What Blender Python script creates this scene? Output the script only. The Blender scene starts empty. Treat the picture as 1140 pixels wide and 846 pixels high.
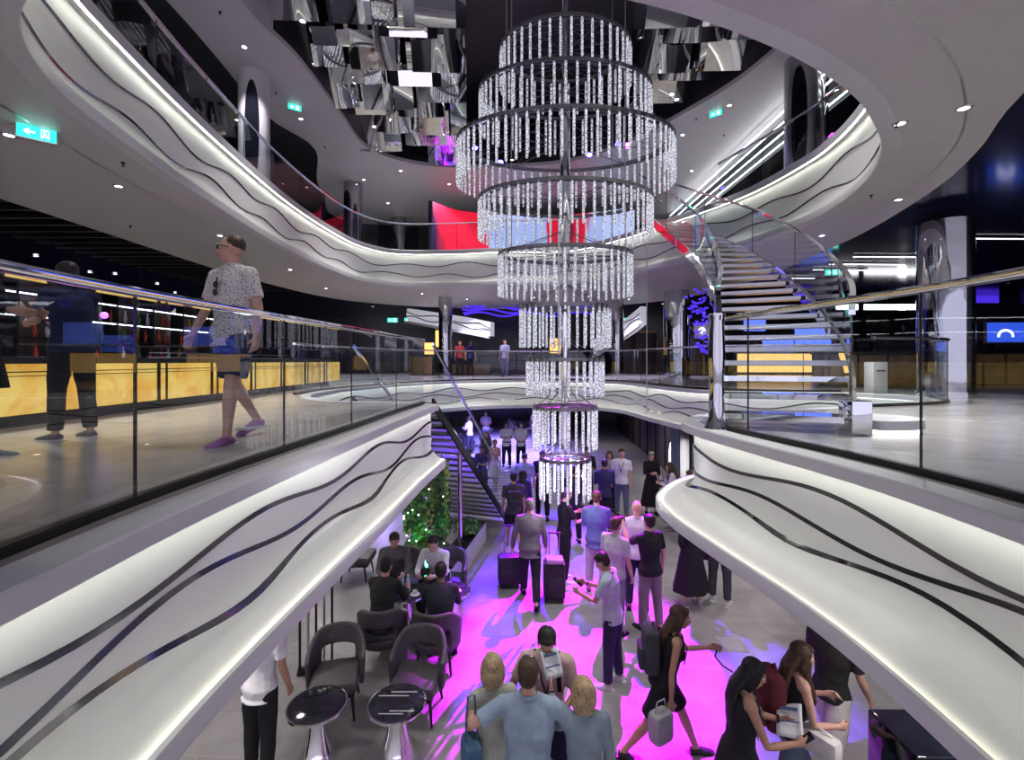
import bpy, bmesh, math, random
from mathutils import Vector, Matrix, noise
from mathutils.geometry import tessellate_polygon
random.seed(7)
C = bpy.context.scene.collection
F = 530.0; CZ = 4.15; HX = 570.0; HY = 402.0
Z1 = CZ - 0.72; Z2 = CZ + 4.15; Z3 = CZ + 7.2
PI = math.pi
def at(px, py, Y): return Vector(((px-HX)/F*Y, Y, CZ+(HY-py)/F*Y))
def onz(px, py, z):
    Y = F*(z-CZ)/(HY-py); return Vector(((px-HX)/F*Y, Y, z))
# ------------------------------------------------------------- materials
def pm(name, col, rough=.5, metal=0, emit=None, es=0, var=.06, scale=8, bump=0, spec=.5, bscale=None, coat=0):
    m = bpy.data.materials.new(name); m.use_nodes = True
    nt = m.node_tree; b = nt.nodes['Principled BSDF']
    tc = nt.nodes.new('ShaderNodeTexCoord'); n = nt.nodes.new('ShaderNodeTexNoise')
    n.inputs['Scale'].default_value = scale; n.inputs['Detail'].default_value = 3
    nt.links.new(tc.outputs['Object'], n.inputs['Vector'])
    r = nt.nodes.new('ShaderNodeValToRGB')
    r.color_ramp.elements[0].position = .3; r.color_ramp.elements[1].position = .7
    r.color_ramp.elements[0].color = [max(0, c*(1-var)) for c in col]+[1]
    r.color_ramp.elements[1].color = [min(1, c*(1+var)) for c in col]+[1]
    nt.links.new(n.outputs['Fac'], r.inputs['Fac']); nt.links.new(r.outputs['Color'], b.inputs['Base Color'])
    b.inputs['Roughness'].default_value = rough; b.inputs['Metallic'].default_value = metal
    b.inputs['Specular IOR Level'].default_value = spec
    if coat: b.inputs['Coat Weight'].default_value = coat
    if emit:
        b.inputs['Emission Color'].default_value = list(emit)+[1]; b.inputs['Emission Strength'].default_value = es
    if bump:
        bp = nt.nodes.new('ShaderNodeBump'); bp.inputs['Strength'].default_value = bump; bp.inputs['Distance'].default_value = .02
        n2 = nt.nodes.new('ShaderNodeTexNoise'); n2.inputs['Scale'].default_value = bscale or scale*2
        nt.links.new(tc.outputs['Object'], n2.inputs['Vector'])
        nt.links.new(n2.outputs['Fac'], bp.inputs['Height']); nt.links.new(bp.outputs['Normal'], b.inputs['Normal'])
    return m
def glass_mat(name, tint=(.9,.94,.95), ior=1.5, boost=1.0):
    m = bpy.data.materials.new(name); m.use_nodes = True; nt = m.node_tree; nt.nodes.clear(); N = nt.nodes.new
    o = N('ShaderNodeOutputMaterial'); mx = N('ShaderNodeMixShader'); t = N('ShaderNodeBsdfTransparent'); g = N('ShaderNodeBsdfGlossy')
    t.inputs['Color'].default_value = list(tint)+[1]; g.inputs['Roughness'].default_value = 0.0
    g.inputs['Color'].default_value = (1,1,1,1)
    fr = N('ShaderNodeFresnel'); fr.inputs['IOR'].default_value = ior
    ge = N('ShaderNodeNewGeometry'); s = N('ShaderNodeMath'); s.operation = 'SUBTRACT'; s.inputs[0].default_value = boost
    mu = N('ShaderNodeMath'); mu.operation = 'MULTIPLY'; mu.use_clamp = True
    mb = N('ShaderNodeMath'); mb.operation = 'MULTIPLY'; mb.inputs[1].default_value = boost
    nt.links.new(ge.outputs['Backfacing'], mb.inputs[0]); nt.links.new(mb.outputs[0], s.inputs[1])
    nt.links.new(fr.outputs[0], mu.inputs[0]); nt.links.new(s.outputs[0], mu.inputs[1])
    nt.links.new(mu.outputs[0], mx.inputs[0]); nt.links.new(t.outputs[0], mx.inputs[1]); nt.links.new(g.outputs[0], mx.inputs[2])
    nt.links.new(mx.outputs[0], o.inputs[0]); return m
M = {}
M['white'] = pm('white_panel', (.80,.80,.77), .35, var=.01)
M['kerb'] = pm('white_solid_surface', (.72,.72,.72), .3, var=.02)
M['soffit'] = pm('soffit_paint', (.62,.60,.60), .42, var=.02)
M['chrome'] = pm('chrome', (.82,.82,.84), .05, 1, var=.01)
M['mirror'] = pm('mirror_polish', (.86,.86,.88), .02, 1, var=.01, bump=.04, bscale=1.2)
M['column'] = pm('rippled_mirror', (.5,.5,.53), .04, 1, var=.02, bump=.45, bscale=1.3)
M['steel'] = pm('brushed_steel', (.5,.5,.52), .28, 1, var=.05)
M['dark'] = pm('dark_metal', (.02,.02,.022), .35, .6, var=.1)
M['inlay'] = pm('polished_inlay', (.16,.155,.16), .12, .9, var=.05)
M['black'] = pm('black_paint', (.008,.008,.012), .5, var=.2)
M['navy'] = pm('navy_gloss_wall', (.012,.014,.035), .18, var=.3, scale=2)
M['blueceil'] = pm('dark_blue_gloss_ceiling', (.012,.015,.05), .12, var=.3, scale=2)
M['glass'] = glass_mat('balustrade_glass', (.90,.93,.95), boost=1.15)
M['ledw'] = pm('led_white', (1,1,1), .5, emit=(.97,1,.88), es=11)
M['ledu'] = pm('led_white_uplight', (1,1,1), .5, emit=(1,1,.80), es=3.6)
M['down'] = pm('downlight_lens', (1,1,1), .5, emit=(1,.97,.93), es=14)
M['line'] = pm('linear_lamp', (1,1,1), .5, emit=(.93,.95,1), es=5)
M['green'] = pm('exit_sign_green', (.02,.55,.42), .4, emit=(.03,.75,.55), es=1.6)
M['signw'] = pm('exit_sign_white', (1,1,1), .4, emit=(.8,1,.95), es=3)
M['wood'] = pm('amber_wood', (.30,.17,.06), .3, var=.3, scale=3)
M['darkwood'] = pm('dark_wood_panel', (.06,.045,.045), .35, var=.2, scale=3)
M['leather'] = pm('dark_grey_upholstery', (.055,.05,.056), .6, var=.15, scale=20, bump=.1)
M['stone'] = pm('white_planter_stone', (.6,.6,.6), .4, var=.03)
M['magbeam'] = pm('magenta_lens', (1,.2,1), .4, emit=(.9,.1,1), es=12)
M['blulens'] = pm('blue_lens', (.2,.2,1), .4, emit=(.15,.1,1), es=14)
def tile_mat(name, c1, c2, grout, sx, sy, rough, rot=0, marb=0):
    m = bpy.data.materials.new(name); m.use_nodes = True; nt = m.node_tree; b = nt.nodes['Principled BSDF']; N = nt.nodes.new
    tc = N('ShaderNodeTexCoord'); mp = N('ShaderNodeMapping'); mp.inputs['Rotation'].default_value = (0,0,rot)
    br = N('ShaderNodeTexBrick'); br.inputs['Scale'].default_value = 1; br.inputs['Brick Width'].default_value = sx; br.inputs['Row Height'].default_value = sy
    br.inputs['Mortar Size'].default_value = .006; br.inputs['Mortar Smooth'].default_value = .2; br.offset = .5
    br.inputs['Color1'].default_value = list(c1)+[1]; br.inputs['Color2'].default_value = list(c2)+[1]; br.inputs['Mortar'].default_value = list(grout)+[1]
    nt.links.new(tc.outputs['Object'], mp.inputs[0]); nt.links.new(mp.outputs[0], br.inputs['Vector'])
    nz = N('ShaderNodeTexNoise'); nz.inputs['Scale'].default_value = 1.3; nz.inputs['Detail'].default_value = 8; nz.inputs['Distortion'].default_value = 2.5
    nt.links.new(mp.outputs[0], nz.inputs['Vector'])
    mx = N('ShaderNodeMix'); mx.data_type = 'RGBA'; mx.blend_type = 'MULTIPLY'; mx.inputs[0].default_value = marb
    cr = N('ShaderNodeValToRGB'); cr.color_ramp.elements[0].position = .35; cr.color_ramp.elements[1].position = .65
    cr.color_ramp.elements[0].color = (.45,.45,.45,1)
    nt.links.new(nz.outputs['Fac'], cr.inputs[0]); nt.links.new(br.outputs['Color'], mx.inputs[6]); nt.links.new(cr.outputs[0], mx.inputs[7])
    nt.links.new(mx.outputs[2], b.inputs['Base Color']); b.inputs['Roughness'].default_value = rough
    return m
M['floor0'] = tile_mat('lobby_stone_tile', (.28,.265,.268), (.24,.228,.232), (.34,.32,.32), 1.2, .6, .3, .06, .35)
M['floor1'] = tile_mat('mezzanine_stone_tile', (.43,.40,.37), (.38,.36,.335), (.3,.28,.26), 1.4, .7, .24, 0, .3)
M['floor2'] = tile_mat('upper_floor_tile', (.3,.3,.3), (.28,.28,.28), (.2,.2,.2), 1.2, .6, .3)
# ------------------------------------------------------------- object helpers
def mk(name, bm, mat, parent=None, smooth=True, **tags):
    me = bpy.data.meshes.new(name); bmesh.ops.recalc_face_normals(bm, faces=bm.faces[:]) if tags.pop('fix', True) else None
    bm.to_mesh(me); bm.free()
    if mat is not None: me.materials.append(mat)
    o = bpy.data.objects.new(name, me); C.objects.link(o)
    if parent is not None: o.parent = parent
    if smooth:
        me.polygons.foreach_set('use_smooth', [True]*len(me.polygons))
        if smooth is True:
            try: me.set_sharp_from_angle(angle=math.radians(35))
            except Exception: pass
    return tag(o, **tags)
def tag(o, label=None, cat=None, group=None, kind=None):
    if label: o['label'] = label
    if cat: o['category'] = cat
    if group: o['group'] = group
    if kind: o['kind'] = kind
    return o
def empty(name, loc, rz=0, **t):
    o = bpy.data.objects.new(name, None); C.objects.link(o); o.location = loc; o.rotation_euler = (0,0,rz); o.empty_display_size = .1
    return tag(o, **t)
def dup(root, loc, rz=0, **t):
    r = root.copy(); C.objects.link(r); r.location = loc; r.rotation_euler = (0,0,rz); tag(r, **t)
    for ch in list(root.children):
        c = ch.copy(); C.objects.link(c); c.parent = r
        for g in ch.children:
            d = g.copy(); C.objects.link(d); d.parent = c
    return r
def box(bm, c, s, rot=None, bev=0):
    r = bmesh.ops.create_cube(bm, size=1); vs = r['verts']
    bmesh.ops.scale(bm, vec=s, verts=vs)
    if bev:
        es = list({e for v in vs for e in v.link_edges})
        k = bmesh.ops.bevel(bm, geom=es, offset=bev, segments=2, affect='EDGES', profile=.5); vs = list({v for f in k['faces'] for v in f.verts} | {v for v in vs if v.is_valid})
    if rot is not None: bmesh.ops.rotate(bm, cent=(0,0,0), matrix=rot, verts=vs)
    bmesh.ops.translate(bm, vec=c, verts=vs); return vs
def tube(bm, pts, rad, n=10, ref=None, caps=True):
    """sweep: rad item = r or (rx, ry); ref = x axis"""
    pts = [Vector(p) for p in pts]; rings = []
    up = Vector(ref) if ref is not None else None
    for i, p in enumerate(pts):
        a = pts[max(0,i-1)]; b = pts[min(len(pts)-1,i+1)]; t = (b-a)
        if t.length < 1e-9: t = Vector((0,0,1))
        t.normalize()
        if up is None: up = t.orthogonal().normalized()
        x = up - t*up.dot(t)
        if x.length < 1e-4: x = t.orthogonal()
        x.normalize(); y = t.cross(x)
        if ref is None: up = x
        r = rad[i] if isinstance(rad, list) else rad
        rx, ry = r if isinstance(r, (list,tuple)) else (r, r)
        rings.append([bm.verts.new(p + x*math.cos(2*PI*k/n)*rx + y*math.sin(2*PI*k/n)*ry) for k in range(n)])
    for a, b in zip(rings, rings[1:]):
        for k in range(n): bm.faces.new((a[k], a[(k+1)%n], b[(k+1)%n], b[k]))
    if caps: bm.faces.new(list(reversed(rings[0]))); bm.faces.new(rings[-1])
def ball(bm, c, r, seg=12, rot=None):
    k = bmesh.ops.create_uvsphere(bm, u_segments=seg, v_segments=max(6, seg*2//3), radius=1); vs = k['verts']
    bmesh.ops.scale(bm, vec=r if isinstance(r,(tuple,list)) else (r,r,r), verts=vs)
    if rot is not None: bmesh.ops.rotate(bm, cent=(0,0,0), matrix=rot, verts=vs)
    bmesh.ops.translate(bm, vec=c, verts=vs); return vs
def lathe(bm, prof, c=(0,0,0), n=32, caps=True):
    rings = [[bm.verts.new((c[0]+r*math.cos(2*PI*k/n), c[1]+r*math.sin(2*PI*k/n), c[2]+z)) for k in range(n)] for r, z in prof]
    for a, b in zip(rings, rings[1:]):
        for k in range(n): bm.faces.new((a[k], a[(k+1)%n], b[(k+1)%n], b[k]))
    if caps: bm.faces.new(list(reversed(rings[0]))); bm.faces.new(rings[-1])
def crom(P, closed, ds=.15):
    """Catmull-Rom through points; entries (x,y,'c') are sharp corners"""
    out = []; n = len(P); pt = [Vector(p[:2]) for p in P]; cor = [len(p) > 2 for p in P]
    for i in range(n if closed else n-1):
        p1 = pt[i]; p2 = pt[(i+1)%n]
        p0 = pt[i-1] if (closed or i > 0) else p1*2-p2
        p3 = pt[(i+2)%n] if (closed or i+2 < n) else p2*2-p1
        if cor[i]: p0 = p1*2-p2
        if cor[(i+1)%n]: p3 = p2*2-p1
        k = max(2, int((p2-p1).length/ds))
        for j in range(k):
            t = j/k
            out.append(.5*((2*p1)+(p2-p0)*t+(2*p0-5*p1+4*p2-p3)*t*t+(3*p1-p0-3*p2+p3)*t**3))
    if not closed: out.append(pt[-1])
    return out
def normals(path, closed):
    n = len(path); r = []
    for i in range(n):
        a = path[i-1] if (closed or i > 0) else path[i]; b = path[(i+1)%n] if (closed or i < n-1) else path[i]
        t = (b-a).normalized(); r.append(Vector((t.y, -t.x)))
    return r
def offset(path, d, closed):
    return [p+nn*d for p, nn in zip(path, normals(path, closed))]
def arcs(path):
    s = [0]
    for a, b in zip(path, path[1:]): s.append(s[-1]+(b-a).length)
    return s
def sweep(bm, path, prof, closed, proffn=None):
    nn = normals(path, closed); cols = []
    for i, p in enumerate(path):
        pr = proffn(i, p) if proffn else prof
        cols.append([bm.verts.new((p.x+nn[i].x*o, p.y+nn[i].y*o, z)) for o, z in pr])
    m = len(path)
    for i in range(m if closed else m-1):
        a = cols[i]; b = cols[(i+1)%m]
        for j in range(len(a)-1): bm.faces.new((a[j], b[j], b[j+1], a[j+1]))
    return cols
def rail_sweep(bm, path, prof, closed=False):
    """closed profile with end caps, for handrails, channels and panes"""
    cols = sweep(bm, path, prof+[prof[0]], closed)
    if not closed:
        for c in (cols[0], cols[-1]):
            try: bm.faces.new(c[:-1])
            except Exception: pass
    bmesh.ops.remove_doubles(bm, verts=bm.verts[:], dist=1e-5)
def poly(bm, outer, holes, z):
    loops = [[Vector((p[0], p[1], z)) for p in L] for L in [outer]+holes]
    vs = [bm.verts.new(v) for L in loops for v in L]
    for t in tessellate_polygon(loops):
        try: bm.faces.new([vs[i] for i in t])
        except Exception: pass
def slab(bm, outer, holes, z0, z1):
    poly(bm, outer, holes, z0); poly(bm, outer, holes, z1)
    for L in [outer]+holes:
        a = [bm.verts.new((p[0],p[1],z0)) for p in L]; b = [bm.verts.new((p[0],p[1],z1)) for p in L]
        for i in range(len(L)): bm.faces.new((a[i], a[(i+1)%len(L)], b[(i+1)%len(L)], b[i]))
    bmesh.ops.remove_doubles(bm, verts=bm.verts[:], dist=1e-5)
def ss(a, b, x):
    t = min(1, max(0, (x-a)/(b-a))); return t*t*(3-2*t)
# ------------------------------------------------------------- voids
V1 = crom([(-1.55,-3,1),(-1.57,0),(-1.58,1.45),(-1.60,2.4),(-1.53,3.8),(-1.44,5.1),(-1.35,6.7),(-1.23,8.0,1),(-1.9,8.35,1),(-3.5,8.9),(-4.4,10.6),(-4.25,13.0),(-2.8,16.3),
           (-.5,18.0),(2.0,18.0),(3.7,16.5),(4.2,13.8),(4.7,11.9),(6,11.1),(7.6,10.8),(8.2,9.8),(7.3,8.4),(4.5,7.3),(2.9,6.75),(2.12,5.9),(2.0,5.2),(2.13,4.2),(2.27,3.3),(2.3,2.5),(2.2,1.0),(2.0,-3,1)], True, .12)
V2 = crom([(-4.19,4.07),(-4.66,4.9),(-4.95,6.1),(-5.3,8.36),(-5.6,11.7),(-5.55,14.5),(-5.2,16.6),(-4.2,17.7),(-2,17.7),(-.46,17.4),(2.1,17.2),(3.5,15.7),(4.4,14.07),(5.55,11.7),
           (5.9,9.8),(5.85,8.65),(5.5,7.4),(4.95,6.39),(4.3,5.65),(3.5,4.95),(2.39,4.28),(.93,3.7),(-1,3.35),(-2.5,3.3),(-3.5,3.55)], True, .14)
V3 = crom([(-4.8,7.5),(-5.4,9.5),(-5.1,11.4),(-5,14),(-4.9,16.0),(-3.7,17.3),(-1.7,17.7),(1.5,17.4),(3.4,16.2),(4.7,14.4),(6.0,11.6),(6.0,8.5),(3,5.5),(-2,5)], True, .2)
def lip1(p): return .30 if (p.x > 1.2 and p.y < 7.2) else .12
def fascia(name, path, zt, zk, zb, zl, lip, waves, seed, label, fromtop=True):
    root = bm = bmesh.new(); seg = len(path)
    sweep(bm, path, [(-.2,zt),(-.012,zt),(0,zt-.012),(0,zk),(-.16,zk)], True)
    root = mk(name, bm, M['kerb'], kind='structure', label=label)
    S = arcs(path); tot = S[-1]+(path[0]-path[-1]).length
    def wave(k, s):
        n1 = round(tot/2.3); u = 2*PI*s/tot
        return waves[k] + .068*math.sin(u*n1+seed+k*1.9) + .03*math.sin(u*round(n1*.47)+k*2.3+seed)
    g = .03
    H = zk-zb
    nk = len(waves); lo = len(path)
    pan = bmesh.new(); inl = [bmesh.new() for _ in waves]; nn = normals(path, True)
    def base(t, L): return -.14 + (.14+L-.06)*(ss(.7,1.02,t)**1.3)
    def vert(bmx, i, t, rel, L):
        p = path[i]; o = base(t, L)+rel; return bmx.verts.new((p.x+nn[i].x*o, p.y+nn[i].y*o, zk+(zb-zk)*t))
    relf = lambda u, b: (.016*(1-u)**2 if b else 0) if fromtop else (.016*u*u if b < nk else 0)
    r0, r1 = (.001,.014) if fromtop else (.014,.001)
    cols = []; icols = [[] for _ in waves]
    for i, p in enumerate(path):
        L = lip(p); ts = [0]+[wave(k, S[i]) for k in range(nk)]+[1]; row = []
        for b in range(nk+1):
            t0 = ts[b]+(g/H*.5 if b else 0); t1 = ts[b+1]-(g/H*.5 if b < nk else 0)
            m = 5 if b < nk else 9
            row.append([vert(pan, i, t0+(t1-t0)*j/m, relf(j/m, b), L) for j in range(m+1)])
        cols.append(row)
        for k in range(nk):
            icols[k].append([None, vert(inl[k], i, ts[k+1]-g/H*.5, r0, L), vert(inl[k], i, ts[k+1]+g/H*.5, r1, L)][1:])
    for i in range(seg):
        a, b = cols[i], cols[(i+1)%seg]
        for x, y in zip(a, b):
            for j in range(len(x)-1): pan.faces.new((x[j], y[j], y[j+1], x[j+1]))
        for k in range(nk):
            x, y = icols[k][i], icols[k][(i+1)%seg]
            for j in range(len(x)-1): inl[k].faces.new((x[j], y[j], y[j+1], x[j+1]))
    mk('lit_panel', pan, M['white'], root)
    for b in inl:
        bmesh.ops.delete(b, geom=[v for v in b.verts if not v.link_faces], context='VERTS')
        mk('metal_inlay', b, M['inlay'], root, label='thin wavy mirror-polished strip')
    bm = bmesh.new()
    sweep(bm, path, None, True, lambda i, p: [(lip(p)-.06,zb),(lip(p)-.035,zb+.0),(lip(p)-.03,zb+.03),(lip(p)-.004,zb+.03),(lip(p),zb+.022),(lip(p),zl+.01),(lip(p)-.01,zl),(-.2,zl)])
    mk('bottom_lip', bm, M['kerb'], root)
    bm = bmesh.new(); sweep(bm, path, [(-.055,zk-.004),(-.025,zk-.004)], True)
    mk('led_strip', bm, M['ledw'], root, fix=False)
    bm = bmesh.new(); sweep(bm, path, None, True, lambda i, p: [(lip(p)-.037,zb+.004),(lip(p)-.034,zb+.024)])
    mk('led_strip', bm, M['ledu'], root, fix=False)
    return root
fascia('wall_lower_balcony', V1, Z1, Z1-.10, Z1-.96, Z1-1.06, lip1, (.27,.50,.73), .6, 'curved white illuminated balcony edge of the middle deck with three wavy metal lines')
fascia('wall_upper_balcony', V2, Z2, Z2-.16, Z2-1.24, Z2-1.36, lambda p: 0.0, (.36,.72), 2.1, 'curved white illuminated balcony edge of the upper deck with two wavy metal lines', False)
# ------------------------------------------------------------- slabs
rect = lambda x0,y0,x1,y1: [(x0,y0),(x1,y0),(x1,y1),(x0,y1)]
X0, X1_, Y0, Y1 = -22, 23, -5, 33
bm = bmesh.new(); slab(bm, rect(X0,Y0,X1_,Y1), [], -.15, 0); mk('floor', bm, M['floor0'], smooth=False, kind='structure', label='grey stone tiled lobby floor')
h1 = offset(V1, -.2, True); h2 = offset(V2, -.2, True)
bm = bmesh.new(); slab(bm, rect(X0,Y0,X1_,Y1), [h1], Z1-.3, Z1); mk('floor_mezzanine', bm, M['floor1'], smooth=False, kind='structure', label='polished beige stone floor of the middle deck')
bm = bmesh.new(); slab(bm, rect(X0,Y0,X1_,Y1), [h1], Z1-1.06, Z1-.9); mk('ceiling_lobby', bm, M['soffit'], smooth=False, kind='structure', label='plain soffit above the lobby')
bm = bmesh.new(); slab(bm, rect(X0,Y0,X1_,Y1), [h2], Z2-.3, Z2); mk('floor_upper', bm, M['floor2'], smooth=False, kind='structure', label='floor of the upper deck')
zs = Z2-1.36
so = crom([(-8.8,-2),(-8.8,8),(-8.9,16),(-7.5,22),(-3,25),(3,25),(7,22),(8.4,17),(7.9,12),(7.55,9.95),(6.85,7.7),(6.17,6.3),(5.35,5.0),(4.7,3.2),(4.5,-2)], False, .3)
bm = bmesh.new(); slab(bm, so, [h2], zs, zs+.2); mk('ceiling_mezzanine', bm, M['soffit'], smooth=False, kind='structure', label='smooth pale soffit around the oval opening over the middle deck')
bm = bmesh.new(); sweep(bm, offset(V2, -.78, True), [(-.012,zs-.002),(.012,zs-.002)], True); mk('trim_1', bm, M['steel'], kind='structure', label='thin groove line following the oval opening')
bm = bmesh.new(); slab(bm, rect(X0,Y0,X1_,Y1), [h2], zs+.22, zs+.3); mk('ceiling_dark', bm, M['blueceil'], smooth=False, kind='structure', label='dark glossy ceiling beyond the pale soffit')
o3 = crom([(-7,2),(-6.9,9.5),(-7.2,13.9),(-6.7,16.2),(-8,20),(-7.5,25),(8.2,25),(8.4,20),(8.3,14),(8.2,9),(7.5,2)], True, .4)
bm = bmesh.new(); slab(bm, o3, [V3], Z3, Z3+.12); mk('ceiling', bm, M['soffit'], smooth=False, kind='structure', label='pale ceiling ring over the upper deck')
bm = bmesh.new(); sweep(bm, offset(V3, -.01, True), [(0,Z3+.02),(0,Z3+1.2)], True); o = mk('trim_2', bm, M['black'], kind='structure', label='upstand of the ceiling recess, black far, near half made pale to lighten mirror reflections'); o.data.materials.append(M['soffit'])
for f_ in o.data.polygons:  # near half made pale so the mirror panels reflect something lighter
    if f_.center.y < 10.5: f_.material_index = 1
bm = bmesh.new(); slab(bm, rect(X0,Y0,X1_,Y1), [], Z3+2.4, Z3+2.5); mk('ceiling_recess', bm, M['black'], smooth=False, kind='structure', label='black void above the mirror sculpture')
bm = bmesh.new(); slab(bm, rect(X0,Y0,X1_,Y1), [o3], Z3+.14, Z3+.2); mk('ceiling_outer', bm, M['black'], smooth=False, kind='structure', label='black ceiling outside the pale ring')
for nm, c, s in (('wall_far',(.5,Y1+.1,6.7),(45.4,.2,13.6)),('wall_left',(X0-.1,14,6.7),(.2,38,13.6)),('wall_right',(X1_+.1,14,6.7),(.2,38,13.6))):
    bm = bmesh.new(); box(bm, c, s); mk(nm, bm, M['navy'], smooth=False, kind='structure', label='dark glossy wall')
# ------------------------------------------------------------- balustrades
def balustrade(path, cuts, zt, h, label, chan=True, railh=.05, group=None, flat=True):
    """path: 2D polyline of the pane line; cuts: arc lengths of joints"""
    mid = path[len(path)//2]
    root = empty('glass_balustrade', (mid.x, mid.y, zt), label=label, cat='balustrade', group=group)
    off = Vector((-mid.x, -mid.y)); L = [p+off for p in path]; S = arcs(L)
    bm = bmesh.new(); rail_sweep(bm, L, [(-.03,h-railh),(.03,h-railh),(.035,h-railh+.01),(.035,h-.008),(.025,h),(-.025,h),(-.035,h-.008),(-.035,h-railh+.01)]); mk('handrail', bm, M['chrome'], root)
    if chan:
        bm = bmesh.new(); rail_sweep(bm, L, [(-.028,0),(.028,0),(.028,.045),(-.028,.045)]); mk('base_channel', bm, M['dark'], root)
    cuts = [0]+[c for c in cuts if .1 < c < S[-1]-.1]+[S[-1]]
    for a, b in zip(cuts, cuts[1:]):
        a += .006; b -= .006
        pp = [pt_at(L, S, a)]+([] if flat else [p for p, s in zip(L, S) if a+.03 < s < b-.03])+[pt_at(L, S, b)]
        bm = bmesh.new(); rail_sweep(bm, pp, [(-.008,.02),(.008,.02),(.008,h-railh+.006),(-.008,h-railh+.006)]); mk('glass_panel', bm, M['glass'], root)
    for c in cuts[1:-1]:
        p = pt_at(L, S, c); bm = bmesh.new(); tube(bm, [(p.x,p.y,.03),(p.x,p.y,h-railh)], .0085, 6); mk('joint_strip', bm, M['dark'], root)
    return root
def pt_at(L, S, s):
    for i in range(len(L)-1):
        if S[i+1] >= s:
            t = (s-S[i])/max(1e-9, S[i+1]-S[i]); return L[i].lerp(L[i+1], t)
    return L[-1].copy()
def part_path(P, i0, i1, d):
    pp = crom(P[i0:i1], False, .15); return offset(pp, d, False)
left = crom([(-1.84,-1.5),(-1.85,1.0),(-1.90,2.4),(-1.82,3.8),(-1.72,5.1),(-1.63,6.7),(-1.50,8.05)], False, .15)
S = arcs(left)
def cuts_y(path, ys): 
    S = arcs(path); return [S[min(range(len(path)), key=lambda i: abs(path[i].y-y))] for y in ys]
balustrade(left, cuts_y(left, (.4,2.4,3.8,5.1,6.7)), Z1, 1.09, 'glass balustrade with chrome rail along the left middle deck, nearest on left')
right = crom([(2.255,4.96),(2.40,4.2),(2.56,3.3),(2.62,2.4),(2.5,1.0),(2.3,-1.5)], False, .15)
balustrade(right, cuts_y(right, (4.65,3.03,1.3)), Z1, 1.2, 'curved glass balustrade with chrome rail in front of the spiral stair', flat=False)
far = offset(crom([(-4.4,10.2),(-4.3,12.4),(-2.8,16.3),(-.5,18.0),(2.0,18.0),(3.7,16.5),(4.2,13.8),(4.7,11.9),(6,11.1),(7.6,10.8)], False, .2), -.27, False)
balustrade(far, [i*1.45 for i in range(1,16)], Z1, 1.12, 'long curved glass balustrade on the far side of the middle deck')
bk = offset(crom([(8.2,9.8),(7.3,8.4),(5.6,7.75)], False, .15), -.27, False)
balustrade(bk, [1.4,2.6], Z1, 1.12, 'short glass balustrade behind the foot of the spiral stair')
up = offset(crom([(-3.5,3.55),(-4.19,4.07),(-4.66,4.9),(-4.95,6.1),(-5.3,8.36),(-5.6,11.7),(-5.55,14.5),(-5.2,16.6),(-4.2,17.7),(-2,17.7),(-.46,17.4),(2.1,17.2),(3.0,16.4)], False, .2), -.27, False)
balustrade(up, [i*1.5 for i in range(1,18)], Z2, 1.08, 'glass balustrade curving round the left and far edge of the upper deck')
up = offset(crom([(5.2,12.5),(5.9,9.8),(5.85,8.65),(5.5,7.4),(4.95,6.39),(4.3,5.65),(3.5,4.95)], False, .2), -.27, False)
balustrade(up, [i*1.5 for i in range(1,8)], Z2, 1.08, 'glass balustrade on the right edge of the upper deck beside the black oval column')
# ------------------------------------------------------------- spiral stair (right)
def interp3(P, n):
    xy = [Vector(p) for p in P]; out = []
    for i in range(len(xy)-1):
        p1, p2 = xy[i], xy[i+1]; p0 = xy[i-1] if i else p1*2-p2; p3 = xy[i+2] if i+2 < len(xy) else p2*2-p1
        for j in range(n):
            t = j/n; out.append(.5*((2*p1)+(p2-p0)*t+(2*p0-5*p1+4*p2-p3)*t*t+(3*p1-p0-3*p2+p3)*t**3))
    out.append(xy[-1]); return out
dz = CZ-1.05
SR = interp3([(3.30,4.62,.50+dz),(3.96,5.57,.95+dz),(4.67,6.96,1.55+dz),(5.17,8.7,2.43+dz),(5.4,10.7,3.45+dz),(5.1,12.6,4.45+dz),(4.75,13.9,5.2+dz)], 10)
SL = interp3([(2.2,5.05,.50+dz),(2.58,5.95,.95+dz),(3.2,7.3,1.5+dz),(3.83,9.1,2.35+dz),(4.05,10.5,3.3+dz),(3.85,11.9,4.3+dz),(3.55,13.2,5.2+dz)], 10)
def z_path(P, z):
    for a, b in zip(P, P[1:]):
        if a.z <= z <= b.z or (a.z >= z >= b.z): return a.lerp(b, (z-a.z)/(b.z-a.z+1e-9))
    return P[-1] if z > P[-1].z else P[0]
st = empty('spiral_staircase', (2.9,5.1,Z1), label='curved open-tread chrome staircase rising from the middle deck to the upper deck', cat='staircase')
so_ = Vector((2.9,5.1,Z1))
def sub(P): return [p-so_ for p in P]
def strip3(bm, P, prof):
    """prof (side, z) swept along 3D path"""
    cols = []
    for i, p in enumerate(P):
        t = P[min(i+1,len(P)-1)]-P[max(0,i-1)]; n = Vector((t.y,-t.x,0)).normalized()
        cols.append([bm.verts.new(p+n*a+Vector((0,0,b))) for a, b in prof])
    m = len(prof)
    for a, b in zip(cols, cols[1:]):
        for j in range(m): bm.faces.new((a[j], b[j], b[(j+1)%m], a[(j+1)%m]))
    bm.faces.new(cols[0]); bm.faces.new(cols[-1])
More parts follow.
